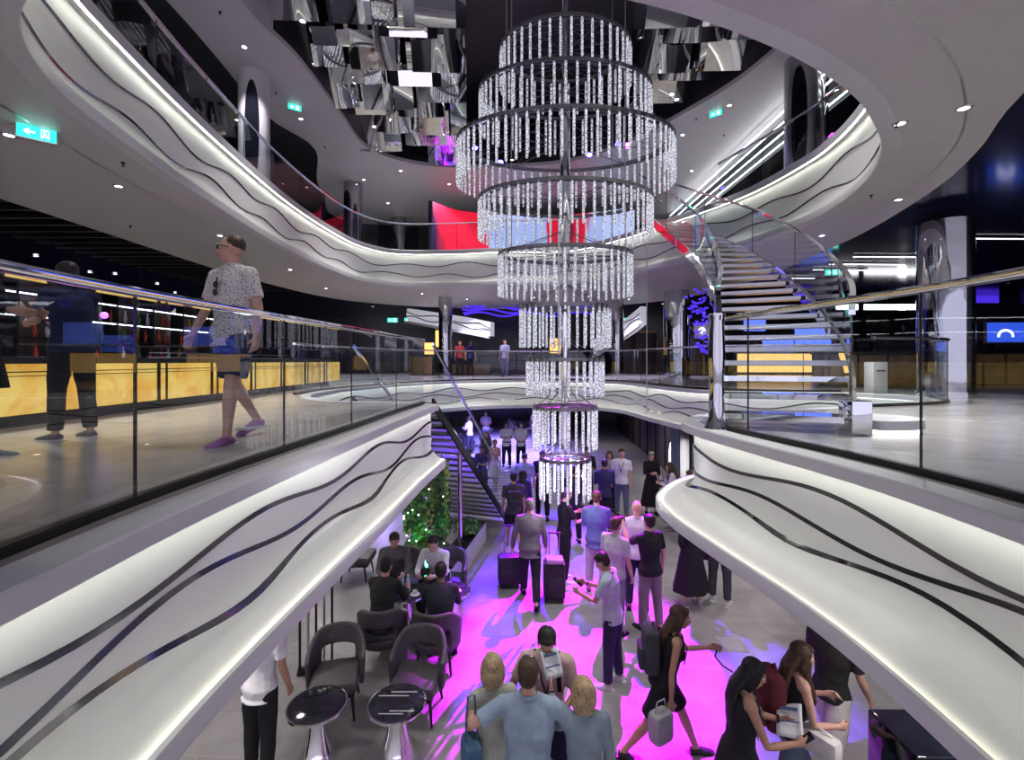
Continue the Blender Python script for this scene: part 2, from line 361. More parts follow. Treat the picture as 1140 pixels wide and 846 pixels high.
for P in (SL, SR):
    Q = sub(P)
    bm = bmesh.new(); strip3(bm, Q, [(-.03,-.16),(.03,-.16),(.03,.06),(-.03,.06)]); mk('stringer', bm, M['chrome'], st)
    bm = bmesh.new(); strip3(bm, Q, [(-.028,1.0),(.028,1.0),(.028,1.05),(-.028,1.05)]); mk('handrail', bm, M['chrome'], st)
    for k in range(0, 60, 10):
        bm = bmesh.new(); strip3(bm, Q[k:k+11], [(-.007,.04),(.007,.04),(.007,1.01),(-.007,1.01)]); mk('glass_panel', bm, M['glass'], st)
        if k:
            bm = bmesh.new(); q = Q[k]; tube(bm, [(q.x,q.y,q.z+.03),(q.x,q.y,q.z+1.02)], .008, 6); mk('joint_strip', bm, M['dark'], st)
N = 25
for k in range(N):
    z = Z1 + (Z2-Z1)*(k+1)/(N+1)
    zz = SL[0].z + (SL[-1].z-SL[0].z)*(k+.5)/N
    a = z_path(SL, zz)-so_; b = z_path(SR, SR[0].z+(SR[-1].z-SR[0].z)*(k+.5)/N)-so_
    a.z = b.z = z-Z1-.02
    d = (b-a); w = Vector((-d.y,d.x,0)).normalized(); dn = d.normalized(); a += dn*.03; b -= dn*.03
    bm = bmesh.new(); vs = []
    for p, hw in ((a,.15),(b,.2)):
        vs.append([bm.verts.new(p+w*s*hw+Vector((0,0,h))) for s, h in ((-1,-.06),(-1,0),(1,0),(1,-.025),(-.2,-.07))])
    for j in range(5): bm.faces.new((vs[0][j], vs[1][j], vs[1][(j+1)%5], vs[0][(j+1)%5]))
    bm.faces.new(vs[0]); bm.faces.new(vs[1]); mk('tread', bm, M['steel'] if k > 2 else M['chrome'], st)
bm = bmesh.new(); lathe(bm, [(.13,0),(.12,.04),(.085,.12),(.075,.5),(.09,.8),(.075,1.15),(.085,1.2),(.085,1.23),(.02,1.24)], (2.2-2.9,5.12-5.1,0), 24); mk('newel_post', bm, M['column'], st)
bm = bmesh.new(); box(bm, (3.36-2.9,4.66-5.1,.17), (.2,.2,.34), bev=.01); mk('newel_block', bm, M['chrome'], st)
# plinth of the stair, lit at its foot
pl = empty('stair_plinth', (4.0,5.3,Z1), label='low rounded white step glowing at its foot beside the spiral stair', cat='plinth')
pp = [Vector((3.52-4,5.1-5.3)),Vector((3.54-4,4.62-5.3)),Vector((3.85-4,4.60-5.3)),Vector((4.1-4,4.72-5.3)),Vector((4.2-4,5.0-5.3)),Vector((4.05-4,5.25-5.3)),Vector((3.8-4,5.3-5.3))]
pp = crom([tuple(p) for p in pp], True, .06)
bm = bmesh.new(); slab(bm, pp, [], .05, .14); mk('step_slab', bm, M['kerb'], pl)
bm = bmesh.new(); slab(bm, [p*.93 for p in pp], [], 0, .05); mk('light_band', bm, pm('plinth_glow',(1,1,1),.5,emit=(1,.95,.88),es=2.2), pl)
M['treaddark'] = pm('dark_stone_tread', (.10,.10,.11), .35, var=.1)
M['frame'] = pm('satin_gunmetal', (.20,.20,.21), .35, 1, var=.05)
A = Vector((-1.42,8.55,Z1)); B = Vector((-.16,12.4,.08)); dirv = (B-A); side = Vector((-dirv.y,dirv.x,0)).normalized()*1.7
sd = empty('lobby_staircase', (-.9,12.0,0), label='open staircase with glass sides going down from the middle deck to the lobby', cat='staircase'); o_ = Vector((-.9,12.0,0))
for k in range(19):
    t = (k+.6)/19.5; c = A+dirv*t-o_; c.z -= .02
    d = Vector((dirv.x,dirv.y,0)).normalized()
    bm = bmesh.new(); vs = [[bm.verts.new(c+side*u+d*s+Vector((0,0,h))) for s, h in ((-.13,-.05),(-.13,0),(.15,0),(.15,-.05))] for u in (.02,.98)]
    for j in range(4): bm.faces.new((vs[0][j], vs[1][j], vs[1][(j+1)%4], vs[0][(j+1)%4]))
    bm.faces.new(vs[0]); bm.faces.new(vs[1]); mk('tread', bm, M['treaddark'], sd)
for u in (0, 1):
    P = [A+side*u-o_+dirv*k/10 for k in range(11)]
    bm = bmesh.new(); strip3(bm, P, [(-.025,-.12),(.025,-.12),(.025,.05),(-.025,.05)]); mk('stringer', bm, M['dark'], sd)
    bm = bmesh.new(); strip3(bm, P, [(-.025,1.0),(.025,1.0),(.025,1.05),(-.025,1.05)]); mk('handrail', bm, M['chrome'], sd)
    for k in range(0,10,2):
        bm = bmesh.new(); strip3(bm, P[k:k+3], [(-.007,.05),(.007,.05),(.007,1.01),(-.007,1.01)]); mk('glass_panel', bm, M['glass'], sd)
# ------------------------------------------------------------- chandelier
YC = 8.0; XC = (629-HX)/F*YC; zc = lambda y: CZ+(HY-y)/F*YC
ch = empty('chandelier', (XC,YC,zc(10)), label='huge nine-tier crystal rod chandelier hanging through the atrium', cat='chandelier'); c0 = Vector((XC,YC,zc(10)))
rodm = bpy.data.materials.new('bubbled_crystal'); rodm.use_nodes = True; nt = rodm.node_tree; b = nt.nodes['Principled BSDF']
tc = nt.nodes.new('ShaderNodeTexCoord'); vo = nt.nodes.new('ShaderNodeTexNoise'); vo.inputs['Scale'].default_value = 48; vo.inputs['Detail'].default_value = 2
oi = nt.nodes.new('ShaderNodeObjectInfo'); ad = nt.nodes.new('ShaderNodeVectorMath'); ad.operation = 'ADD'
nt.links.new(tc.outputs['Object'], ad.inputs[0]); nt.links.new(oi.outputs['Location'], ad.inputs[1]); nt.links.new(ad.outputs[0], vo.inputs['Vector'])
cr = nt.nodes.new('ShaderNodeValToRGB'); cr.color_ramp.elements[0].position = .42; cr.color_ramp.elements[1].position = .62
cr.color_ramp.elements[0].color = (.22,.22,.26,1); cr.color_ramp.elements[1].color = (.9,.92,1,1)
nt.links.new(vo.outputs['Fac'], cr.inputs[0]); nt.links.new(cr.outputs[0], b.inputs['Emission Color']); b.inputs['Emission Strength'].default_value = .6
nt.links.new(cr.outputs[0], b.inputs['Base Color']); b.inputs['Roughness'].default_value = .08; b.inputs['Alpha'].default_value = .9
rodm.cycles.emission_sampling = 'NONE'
M['rod'] = rodm
TI = [(72,60,39,42,.8),(95,105,42,52,.62),(120,162,45,66,.645),(96,225,42,54,.66),(74,286,44,44,.62),(50,345,42,34,.7),(42.5,403,38,30,.8),(35,456,43,26,.9),(28,513,42,18,.9)]
rods = []
for ti, (a, yt, ln, n, q) in enumerate(TI):
    rx = a/F*YC; ry = rx*q; z = zc(yt)-c0.z; L = ln/F*YC
    E = lambda th, k=1.0: Vector((rx*k*math.cos(th), ry*k*math.sin(th), 0))
    bm = bmesh.new()
    for kk, hh in ((1.0,.05),(.93,.02)):
        cols = [[bm.verts.new(E(2*PI*i/72, kk*s)+Vector((0,0,z+h))) for s, h in ((1.01,.02),(1.01,.02+hh),(.985,.02+hh),(.985,.02))] for i in range(72)]
        for i in range(72):
            for j in range(4): bm.faces.new((cols[i][j], cols[(i+1)%72][j], cols[(i+1)%72][(j+1)%4], cols[i][(j+1)%4]))
    rg = mk('ring_frame', bm, M['frame'], ch)
    bm = bmesh.new()
    for i in range(10):
        th = 2*PI*i/10+.2; p = E(th,.96)
        tube(bm, [(0,0,z+.03),(p.x,p.y,z+.04)], .008, 5)
        tube(bm, [(0,0,z+.45),(p.x,p.y,z+.05)], .005, 5)
    mk('spoke_frame', bm, M['treaddark'], ch, label='thin steel spokes and stays')
    for i in range(n):
        th = 2*PI*(i+.5)/n; p = E(th); rods.append((p.y, ti, Vector((p.x,p.y,z)), L))
def rodbm(L, bm=None, o=Vector((0,0,0)), n=8):
    bm = bm or bmesh.new(); r = .0195
    tube(bm, [o+Vector((0,0,s)) for s in (.015,.0,-.015,-L+.02,-L+.008,-L)], [.006,.012,r,r,r*.8,r*.3], n); return bm
meshes = {}
rods.sort(key=lambda r: (YC+r[0]) - (3 if r[1] in (1,2,3) else 0))
for k, (y, ti, p, L) in enumerate(rods[:100]):
    if ti not in meshes:
        o = mk('crystal_rod', rodbm(L), M['rod'], ch); meshes[ti] = o.data
    else:
        o = bpy.data.objects.new('crystal_rod', meshes[ti]); C.objects.link(o); o.parent = ch
    o.location = p
bm = bmesh.new()
for y, ti, p, L in rods[100:]: rodbm(L, bm, p, 6)
mk('crystal_rods', bm, M['rod'], ch, kind='stuff')
bm = bmesh.new()
for y, ti, p, L in rods:
    tube(bm, [p+Vector((0,0,.02)), p+Vector((0,0,.12))], .004, 4); box(bm, p+Vector((0,0,.03)), (.035,.035,.05))
mk('rod_clamps', bm, M['frame'], ch, kind='stuff')
bm = bmesh.new(); tube(bm, [(0,0,3.2),(0,0,zc(500)-c0.z)], .045, 16); tube(bm, [(0,0,zc(352)-c0.z),(0,0,zc(500)-c0.z)], .062, 16); tube(bm, [(0,0,zc(120)-c0.z),(0,0,zc(300)-c0.z)], .085, 12); mk('central_pole', bm, M['chrome'], ch)
for dx, dy in ((-.98,-.35),(.93,-.35),(-.9,.5),(.9,.5)):
    bm = bmesh.new(); tube(bm, [(dx,dy,2.6),(dx,dy,zc(300)-c0.z)], .009, 6); mk('hanger_rod', bm, M['steel'], ch)
for x, y0, y1_, Y, lab in ((720,275,460,12.0,'thin white vertical cable right of the chandelier'),(622,260,395,6.6,'thin white cable hanging in front of the chandelier')):
    p = at(x, y0, Y); q = at(x, y1_, Y); bm = bmesh.new(); tube(bm, [(0,0,0),(0,0,p.z-q.z if Y<9 else Z3-q.z)], .012, 6); o = mk('hanging_cable', bm, M['stone'], label=lab, cat='cable'); o.location = q
# ------------------------------------------------------------- mirror sculpture
def lam(w, L, d, kind):
    bm = bmesh.new()
    if kind == 0: prof = [(-w/2,0),(-w*.32,-d),(w*.32,-d),(w/2,0)]
    elif kind == 1: prof = [(-w/2+w*t/8, -d*1.2*math.sin(PI*t/8)) for t in range(9)]
    else: prof = [(-w/2,-d*.4),(-w*.1,-d),(0,-d*.2),(w*.12,-d),(w/2,0)]
    full = prof+[(x*.96, y+.03) for x, y in reversed(prof)]
    a = [bm.verts.new((x,y,0)) for x, y in full]; b = [bm.verts.new((x,y,L)) for x, y in full]; m = len(full)
    for j in range(m): bm.faces.new((a[j], a[(j+1)%m], b[(j+1)%m], b[j]))
    bm.faces.new(a); bm.faces.new(b); bmesh.ops.recalc_face_normals(bm, faces=bm.faces[:])
    me = bpy.data.meshes.new('mirror_panel'); bm.to_mesh(me); bm.free(); me.materials.append(M['mirror'])
    if kind == 1: me.polygons.foreach_set('use_smooth', [True]*len(me.polygons)); me.set_sharp_from_angle(angle=.6)
    return me
LM = [lam(1.38,3.0,.14,0), lam(1.36,3.0,.26,1), lam(1.38,3.0,.18,2)]
k_ = 0
for ri, (yy, zr) in enumerate(((17.2,-.25),(16.3,-.05),(15.4,-.02),(14.5,.2),(13.7,.0),(12.9,.2),(12.1,.08),(11.3,.25),(10.5,.1),(9.7,.25),(8.9,.3))):
    for s, lo, hi in ((-1,200,520),(1,706,900)):
        xa, xb = (lo-HX)/F*yy, (hi-HX)/F*yy
        xa = max(xa, (-3.6,-4.4,-4.8,-4.9,-4.9,-5,-5,-5.1,-5.2,-5.2,-5.0)[ri]+.1); xb = min(xb, (-.3 if s < 0 else 2.2, 3.2, 3.9, 4.5, 5.0, 5.4, 5.7, 5.9, 6.0, 6.0, 6.0)[ri] if s > 0 or ri == 0 else 9)
        x = (xb-.7 if s < 0 else xa+.7)+(.7*s if ri%2 else 0)
        while xa-.3 < x < xb+.3:
            o = bpy.data.objects.new('mirror_panel', LM[(k_*5+ri)%3]); C.objects.link(o); k_ += 1
            o.location = (x, yy+.22*abs(x-.3)*.1, Z3+.08+zr+.1*((k_*7)%3)); o.rotation_euler = (math.radians(31+3*((k_*5)%3)), math.radians(s*4), math.radians(-s*9))
            w_ = 'left' if s < 0 else 'right'
            tag(o, label='mirror-polished folded panel of the ceiling sculpture, %s of the chandelier' % w_, cat='sculpture panel', group='mirror ceiling panels %s of the chandelier' % w_)
            x += s*1.55
# ------------------------------------------------------------- columns
def column(px, Y, r, z0, z1, label, mat='column', slot=False):
    X = (px-HX)/F*Y; root = empty('mirrored_column', (X,Y,z0), label=label, cat='column')
    h = z1-z0
    bm = bmesh.new(); lathe(bm, [(r,0),(r,h*.33),(r,h*.66),(r,h)], n=40); mk('shaft', bm, M[mat], root)
    bm = bmesh.new(); lathe(bm, [(r*1.06,0),(r*1.06,.12)], n=40); mk('base_ring', bm, M['chrome'], root)
    if slot:
        bm = bmesh.new(); a = math.atan2(-Y, -X)
        for s in (-.5,.0) if slot == 2 else (-.15,):
            vs = []
            for j in range(28):
                t = 2*PI*j/28; uu = .42*math.cos(t); zz = h*.5+h*.4*math.copysign(abs(math.sin(t))**.7, math.sin(t)); th = a+s+uu
                vs.append((th, zz))
            for rr_, zc_, m_ in ((1.02,1,0),):
                bm.faces.new([bm.verts.new((r*rr_*math.cos(th), r*rr_*math.sin(th), zz)) for th, zz in vs])
        g = bmesh.ops.extrude_face_region(bm, geom=bm.faces[:]); bmesh.ops.scale(bm, vec=(1.05,1.05,1), verts=[v for v in g['geom'] if isinstance(v, bmesh.types.BMVert)])
        mk('oval_insert', bm, M['navyg'], root, label='dark glossy oval recess')
    return root
M['navyg'] = pm('dark_gloss', (.01,.012,.02), .05, .3, var=.2, bump=.7, bscale=3)
column(283, 12.0, .36, Z2, Z3, 'pale round column on the upper deck at left with dark oval recess', 'soffit', 1)
column(393, 19.3, .36, Z2, Z3, 'mirrored column left of the red screen on the upper deck')
column(445, 24, .36, Z2, Z3, 'small distant mirrored column nearest the red screen')
column(893, 11.4, .38, Z2, Z3, 'column with tall black oval recess on the upper deck at right', 'steel', 1)
column(915, 11.9, .14, Z2, Z3, 'slim mirrored column beside the black oval column')
column(753, 19.0, .5, Z1, zs, 'mirrored column right of the chandelier on the far middle deck')
column(496, 21.0, .3, Z1, zs, 'slim mirrored column left of the far white stair fascia')
column(1052, 9.6, .45, Z1, zs, 'rippled mirrored column on the right middle deck')
column(687, 22, .3, Z1, zs, 'mirrored column beside the far doors')
ls = empty('ceiling_light_band', (8.0,17,Z3-.75), label='band of four parallel white light lines on the upper deck at right', cat='light band')
for k in range(4):
    bm = bmesh.new(); box(bm, (-.12*k,0,.19*k), (.03,12,.03)); mk('light_line', bm, M['line'], ls, smooth=False)
bm = bmesh.new(); box(bm, (.12,0,.33), (.05,12,.8)); mk('backing', bm, M['dark'], ls, smooth=False)
# ------------------------------------------------------------- led screen, upper deck
m = bpy.data.materials.new('screen_picture'); m.use_nodes = True; nt = m.node_tree; b = nt.nodes['Principled BSDF']
tc = nt.nodes.new('ShaderNodeTexCoord'); sx = nt.nodes.new('ShaderNodeSeparateXYZ'); nz = nt.nodes.new('ShaderNodeTexNoise'); nz.inputs['Scale'].default_value = .55
nt.links.new(tc.outputs['Object'], sx.inputs[0]); nt.links.new(tc.outputs['Object'], nz.inputs['Vector'])
ma = nt.nodes.new('ShaderNodeMath'); ma.operation = 'MULTIPLY_ADD'; ma.inputs[1].default_value = 1/9.5; ma.inputs[2].default_value = .36
mb = nt.nodes.new('ShaderNodeMath'); mb.operation = 'MULTIPLY_ADD'; mb.inputs[1].default_value = .10
nt.links.new(sx.outputs[0], ma.inputs[0]); nt.links.new(nz.outputs['Fac'], mb.inputs[0]); nt.links.new(ma.outputs[0], mb.inputs[2])
r = nt.nodes.new('ShaderNodeValToRGB'); cr = r.color_ramp; cr.interpolation = 'LINEAR'
R_ = (.75,.01,.04,1); BL = (.42,.55,.95,1); DK = (.02,.01,.05,1)
cr.elements[0].position = 0; cr.elements[0].color = DK; cr.elements[1].position = .08; cr.elements[1].color = DK
for p_, c_ in ((.11,R_),(.285,R_),(.295,BL),(.56,BL),(.57,R_),(.66,R_),(.67,DK),(.70,R_),(.76,R_),(.78,BL),(1,BL)):
    e = cr.elements.new(p_); e.color = c_
nt.links.new(mb.outputs[0], r.inputs[0]); nt.links.new(r.outputs[0], b.inputs['Emission Color']); nt.links.new(r.outputs[0], b.inputs['Base Color']); b.inputs['Emission Strength'].default_value = .8
sc_path = crom([(-3.3,19.4),(-2.3,20.6),(0,21.3),(2.5,21.2),(5.2,20.2)], False, .2)
root = empty('led_screen', (0,20.5,Z2), label='large curved screen showing red drapery on pale blue behind the upper deck', cat='screen')
L = [p-Vector((0,20.5)) for p in sc_path]
bm = bmesh.new(); rail_sweep(bm, L, [(0,.0),(.08,.0),(.08,2.35),(0,2.35)]); mk('display_surface', bm, m, root)
bm = bmesh.new(); rail_sweep(bm, [p*1.003 for p in L], [(-.14,-.0),(-.01,-.0),(-.01,2.4),(-.14,2.4)]); mk('housing', bm, M['dark'], root)
# ------------------------------------------------------------- bar at left
BX = -5.4
bar = empty('bar_counter', (BX,9,Z1), label='long backlit amber onyx bar counter with black top on the left middle deck', cat='bar counter')
on = bpy.data.materials.new('backlit_onyx'); on.use_nodes = True; nt = on.node_tree; b = nt.nodes['Principled BSDF']
tc = nt.nodes.new('ShaderNodeTexCoord'); nz = nt.nodes.new('ShaderNodeTexNoise'); nz.inputs['Scale'].default_value = 1.6; nz.inputs['Detail'].default_value = 6; nz.inputs['Distortion'].default_value = 1.8
r = nt.nodes.new('ShaderNodeValToRGB'); r.color_ramp.elements[0].position = .3; r.color_ramp.elements[0].color = (.85,.40,.035,1); r.color_ramp.elements[1].position = .6; r.color_ramp.elements[1].color = (1,.68,.17,1)
nt.links.new(tc.outputs['Object'], nz.inputs['Vector']); nt.links.new(nz.outputs['Fac'], r.inputs[0]); nt.links.new(r.outputs[0], b.inputs['Emission Color']); nt.links.new(r.outputs[0], b.inputs['Base Color']); b.inputs['Emission Strength'].default_value = .6
y = 3.4
while y < 14.0:
    bm = bmesh.new(); box(bm, (0,y+.62-9,.41), (.04,1.23,.56), bev=.004); mk('onyx_panel', bm, on, bar)
    bm = bmesh.new(); box(bm, (.03,y-9,.41), (.03,.035,.6)); box(bm, (.03,y+.16-9,.41), (.03,.018,.6)); mk('divider', bm, M['dark'], bar)
    y += 1.28
bm = bmesh.new(); box(bm, (.025,9.1-9-.4,.60), (.02,10.6,.012)); box(bm, (.025,9.1-9-.4,.555), (.02,10.6,.008)); mk('horizontal_trim', bm, M['dark'], bar)
bm = bmesh.new(); box(bm, (-.35,-.3,.73), (.9,10.9,.08), bev=.01); mk('countertop', bm, M['dark'], bar)
bm = bmesh.new(); box(bm, (-.1,-.3,.065), (.16,10.8,.13)); box(bm, (-.75,-.3,.36), (.05,10.8,.68)); mk('plinth', bm, M['dark'], bar)
bb = empty('back_bar_shelving', (-9.2,9.2,Z1), label='tall lit back bar shelving behind the amber counter', cat='shelving')
bm = bmesh.new(); box(bm, (-.3,0,1.25), (.1,13,2.5)); mk('back_panel', bm, pm('bronze_backdrop',(.10,.06,.045),.3,var=.5,scale=1.5), bb, smooth=False)
for k in range(12):
    bm = bmesh.new(); box(bm, (0,-6+k*1.1,1.2), (.35,.04,2.4)); mk('upright', bm, M['dark'], bb, smooth=False)
for k in range(4):
    bm = bmesh.new(); box(bm, (0,0,.75+k*.42), (.38,12.4,.03)); mk('shelf', bm, M['dark'], bb, smooth=False)
    if k > 1:
        bm = bmesh.new(); box(bm, (.14,0,.725+k*.42), (.03,12.2,.02)); mk('shelf_light', bm, M['line'], bb, smooth=False)
bcols = [pm('bottle_'+n, c, .15) for n, c in (('red',(.35,.03,.02)),('clear',(.5,.5,.55)),('amber',(.4,.2,.04)),('green',(.03,.12,.05)))]
def bottle_mesh(m):
    bm = bmesh.new(); lathe(bm, [(.036,0),(.038,.02),(.038,.17),(.014,.22),(.014,.28),(.017,.285),(.017,.30)], n=10)
    me = bpy.data.meshes.new('bottle'); bm.to_mesh(me); bm.free(); me.materials.append(m); me.polygons.foreach_set('use_smooth',[True]*len(me.polygons)); return me
bms = [bottle_mesh(m) for m in bcols]
for k in range(3):
    for j in range(26):
        o = bpy.data.objects.new('bottle', bms[random.choice((0,0,1,2,3))]); C.objects.link(o); o.location = (-9.12+random.uniform(-.05,.05), 4.4+j*.36+random.uniform(-.1,.1), Z1+.765+k*.42)
        tag(o, label='small bottle standing on the back bar shelves', cat='bottle', group='bottles on the back bar')
for k in range(5):
    y = 8.2+k*.9; rt = empty('glass_display_case', (BX-.45, y, Z1+.77), label='clear glass tray case standing on the amber bar counter', cat='display case', group='glass cases on the bar')
    bm = bmesh.new(); box(bm, (0,0,.09), (.34,.6,.012)); box(bm, (0,0,.01), (.36,.62,.02)); mk('shelf', bm, M['steel'], rt, smooth=False)
    bm = bmesh.new(); box(bm, (0,0,.11), (.35,.61,.18)); mk('glass_cover', bm, M['glass'], rt, smooth=False)
for k, y in enumerate((5.0,5.6)):
    pass
# dark slatted ceiling over the bar
for k in range(34):
    y = 3+k*.5; bm = bmesh.new(); box(bm, (0,0,0), (2.6,.07,.14)); o = mk('ceiling_slat', bm, M['dark'], smooth=False, label='black ceiling baffle over the bar', cat='baffle', group='black ceiling baffles'); o.location = (-10.2, y, zs+.13)
# ------------------------------------------------------------- downlights and sprinklers, exit signs
dl0 = empty('recessed_downlight', (0,0,0)); bm = bmesh.new(); lathe(bm, [(.05,-.012),(.075,-.012),(.08,0),(.06,0),(.055,.0)], n=20, caps=False); mk('bezel', bm, M['steel'], dl0)
bm = bmesh.new(); lathe(bm, [(.054,-.006),(.054,-.003)], n=20); mk('lens', bm, M['down'], dl0)
first = True
def downlight(px, py, z, where, pw=0, col=(1,.95,.9), ang=110, sc_=1):
    global first
    p = onz(px, py, z); o = dl0 if first else dup(dl0, p); first = False; o.location = p; o.scale = (sc_,)*3
    tag(o, label='small round recessed downlight in the %s' % where, cat='downlight', group='downlights in the %s' % where)
    if pw: spot(p+Vector((0,0,-.06)), p+Vector((0,0,-3)), pw, col, ang, .06, 'downlight_lamp')
def spot(p, tgt, e, col, ang, rad, name='spot_lamp', blend=.5):
    l = bpy.data.lights.new(name, 'SPOT'); l.energy = e; l.color = col; l.spot_size = math.radians(ang); l.spot_blend = blend; l.shadow_soft_size = rad
    o = bpy.data.objects.new(name, l); C.objects.link(o); o.location = p; o.rotation_euler = (Vector(tgt)-Vector(p)).to_track_quat('-Z','Y').to_euler(); return o
LS = 'pale soffit left of the opening'; RS = 'pale soffit right of the opening'
for px, py in ((132,207),(10,150),(245,262),(323,300),(363,321),(415,341)): downlight(px, py, zs-.002, LS, 420)
for px, py in ((1073,120),(1000,222),(1002,137),(915,262)): downlight(px, py, zs-.002, RS, 420)
for px, py in ((470,327),(520,333),(595,331),(700,333),(738,338),(655,330)): downlight(px, py, zs-.002, 'soffit over the far middle deck', 500, (.8,.7,1))
for px, py in ((272,52),(335,132),(405,200),(432,226),(446,190),(812,117),(760,150),(500,205),(770,190)): downlight(px, py, Z3-.002, 'pale ceiling over the upper deck', 350, (.95,.9,1))
for px, py in ((40,285),(100,303),(128,305),(175,316),(195,326),(60,322)): downlight(px, py, zs+.2, 'dark ceiling over the bar', 120)
sp = bmesh.new(); lathe(sp, [(.03,0),(.03,-.01),(.01,-.02),(.01,-.045),(.02,-.05),(.02,-.055)], n=12); spm = bpy.data.meshes.new('ceiling_sprinkler'); sp.to_mesh(spm); sp.free(); spm.materials.append(M['dark'])
for px, py, z in ((137,181,zs),(145,251,zs),(998,137,zs),(970,217,zs),(245,13,Z3),(307,103,Z3),(362,163,Z3),(475,232,Z3),(806,150,Z3),(775,132,Z3)):
    o = bpy.data.objects.new('ceiling_sprinkler', spm); C.objects.link(o); o.location = onz(px,py,z-.001)
    tag(o, label='small dark sprinkler head in the %s' % ('pale soffit of the middle deck' if z == zs else 'upper deck ceiling'), cat='sprinkler', group='sprinklers in the %s' % ('middle soffit' if z == zs else 'upper ceiling'))
def exit_sign(p, w, rz, label, art=True):
    rt = empty('exit_sign', p, rz, label=label, cat='exit sign'); h = w*.42
    bm = bmesh.new(); box(bm, (0,.02,-h/2), (w+.03,.05,h+.03), bev=.005); mk('housing', bm, M['steel'], rt)
    bm = bmesh.new(); box(bm, (0,-.012,-h/2), (w,.012,h)); mk('face_panel', bm, M['green'], rt)
    if art:
        bm = bmesh.new(); y = -.021; s = h/2
        def q(pts): 
            f = bm.faces.new([bm.verts.new((x*s, y, -h/2+z*s)) for x, z in pts]); g = bmesh.ops.extrude_face_region(bm, geom=[f]); bmesh.ops.translate(bm, vec=(0,.003,0), verts=[v for v in g['geom'] if isinstance(v, bmesh.types.BMVert)])
        q([(-1.1,.12),(-.2,.12),(-.2,-.12),(-1.1,-.12)]); q([(-1.6,0),(-1.05,.5),(-.8,.5),(-1.2,.06),(-1.2,-.06),(-.8,-.5),(-1.05,-.5)])
        mk('arrow', bm, M['signw'], rt)
        bm = bmesh.new()
        q([(.5,-.75),(.5,.75),(1.5,.75),(1.5,-.75),(1.38,-.75),(1.38,.63),(.62,.63),(.62,-.75)]); q([(.85,.55),(1.05,.55),(1.05,.35),(.85,.35)]); q([(.8,.3),(1.1,.28),(1.15,-.1),(1.3,-.6),(1.15,-.65),(1.0,-.2),(.75,-.65),(.6,-.55),(.85,-.1)])
        mk('running_figure', bm, M['signw'], rt)
    return rt
p = onz(41,142,zs); exit_sign(p, .34, math.radians(42), 'green exit sign with arrow on the soffit at far left')
for px, py, z, lab, rz in ((328,117,Z3,'small green exit sign on the upper ceiling, left',.6),(797,124,Z3,'small green exit sign on the upper ceiling, right',-.7)):
    exit_sign(onz(px,py,z), .34, rz, lab)
for px, lab in ((437,'left one of two green exit signs over the far left corridor'),(456,'right one of two green exit signs over the far left corridor'),(696,'left one of two green exit signs over the far dark doors'),(714,'right one of two green exit signs over the far dark doors')):
    p = at(px, 354, 26); exit_sign(p, .55, 0, lab)
exit_sign(at(926,300,14), .4, 0, 'green exit sign seen behind the spiral stair at right')
# ------------------------------------------------------------- people
CL = {}
def cloth(c, kind='cloth'):
    k = (c, kind)
    if k not in CL:
        if kind == 'print':
            m = pm('printed_shirt', c, .8, var=.05, scale=6, bump=.3, bscale=12); nt = m.node_tree; b = nt.nodes['Principled BSDF']
            v = nt.nodes.new('ShaderNodeTexVoronoi'); v.inputs['Scale'].default_value = 52; v.inputs['Randomness'].default_value = .8
            r = nt.nodes.new('ShaderNodeValToRGB'); r.color_ramp.interpolation = 'CONSTANT'; r.color_ramp.elements[0].color = (.10,.06,.09,1); r.color_ramp.elements[1].position = .30; r.color_ramp.elements[1].color = list(c)+[1]
            tc = nt.nodes.new('ShaderNodeTexCoord'); nt.links.new(tc.outputs['Object'], v.inputs['Vector']); nt.links.new(v.outputs['Distance'], r.inputs[0]); nt.links.new(r.outputs[0], b.inputs['Base Color']); CL[k] = m
        else:
            CL[k] = pm(kind, c, .85 if kind != 'hair' else .45, var=.12 if kind != 'hair' else .35, scale=9 if kind != 'hair' else 40, bump=.35, bscale=11 if kind != 'hair' else 60, spec=.3)
    return CL[k]
SKIN = [pm('skin_light', (.56,.32,.24), .5, var=.06, scale=14), pm('skin_tan', (.42,.23,.15), .5, var=.06, scale=14), pm('skin_brown', (.24,.12,.08), .5, var=.06, scale=14)]
M['eyew'] = pm('eye_white', (.75,.73,.7), .2); M['iris'] = pm('eye_dark', (.03,.02,.015), .15); M['lips'] = pm('lips', (.40,.13,.12), .45)
M['sole'] = pm('shoe_sole', (.6,.6,.6), .6)
def rem(o, vox, sm=3, disp=0):
    a = o.modifiers.new('remesh', 'REMESH'); a.mode = 'VOXEL'; a.voxel_size = vox; a.use_smooth_shade = True
    if sm: b = o.modifiers.new('smooth', 'SMOOTH'); b.iterations = sm; b.factor = .5
    if disp:
        t = bpy.data.textures.get('folds') or bpy.data.textures.new('folds', 'CLOUDS'); t.noise_scale = .13
        d = o.modifiers.new('folds', 'DISPLACE'); d.texture = t; d.strength = disp; d.mid_level = .5; d.texture_coords = 'LOCAL'
    return o
PN = 0
def limb_dir(p, a, s): return Vector((s*math.sin(a), math.sin(p)*math.cos(a), -math.cos(p)*math.cos(a)))
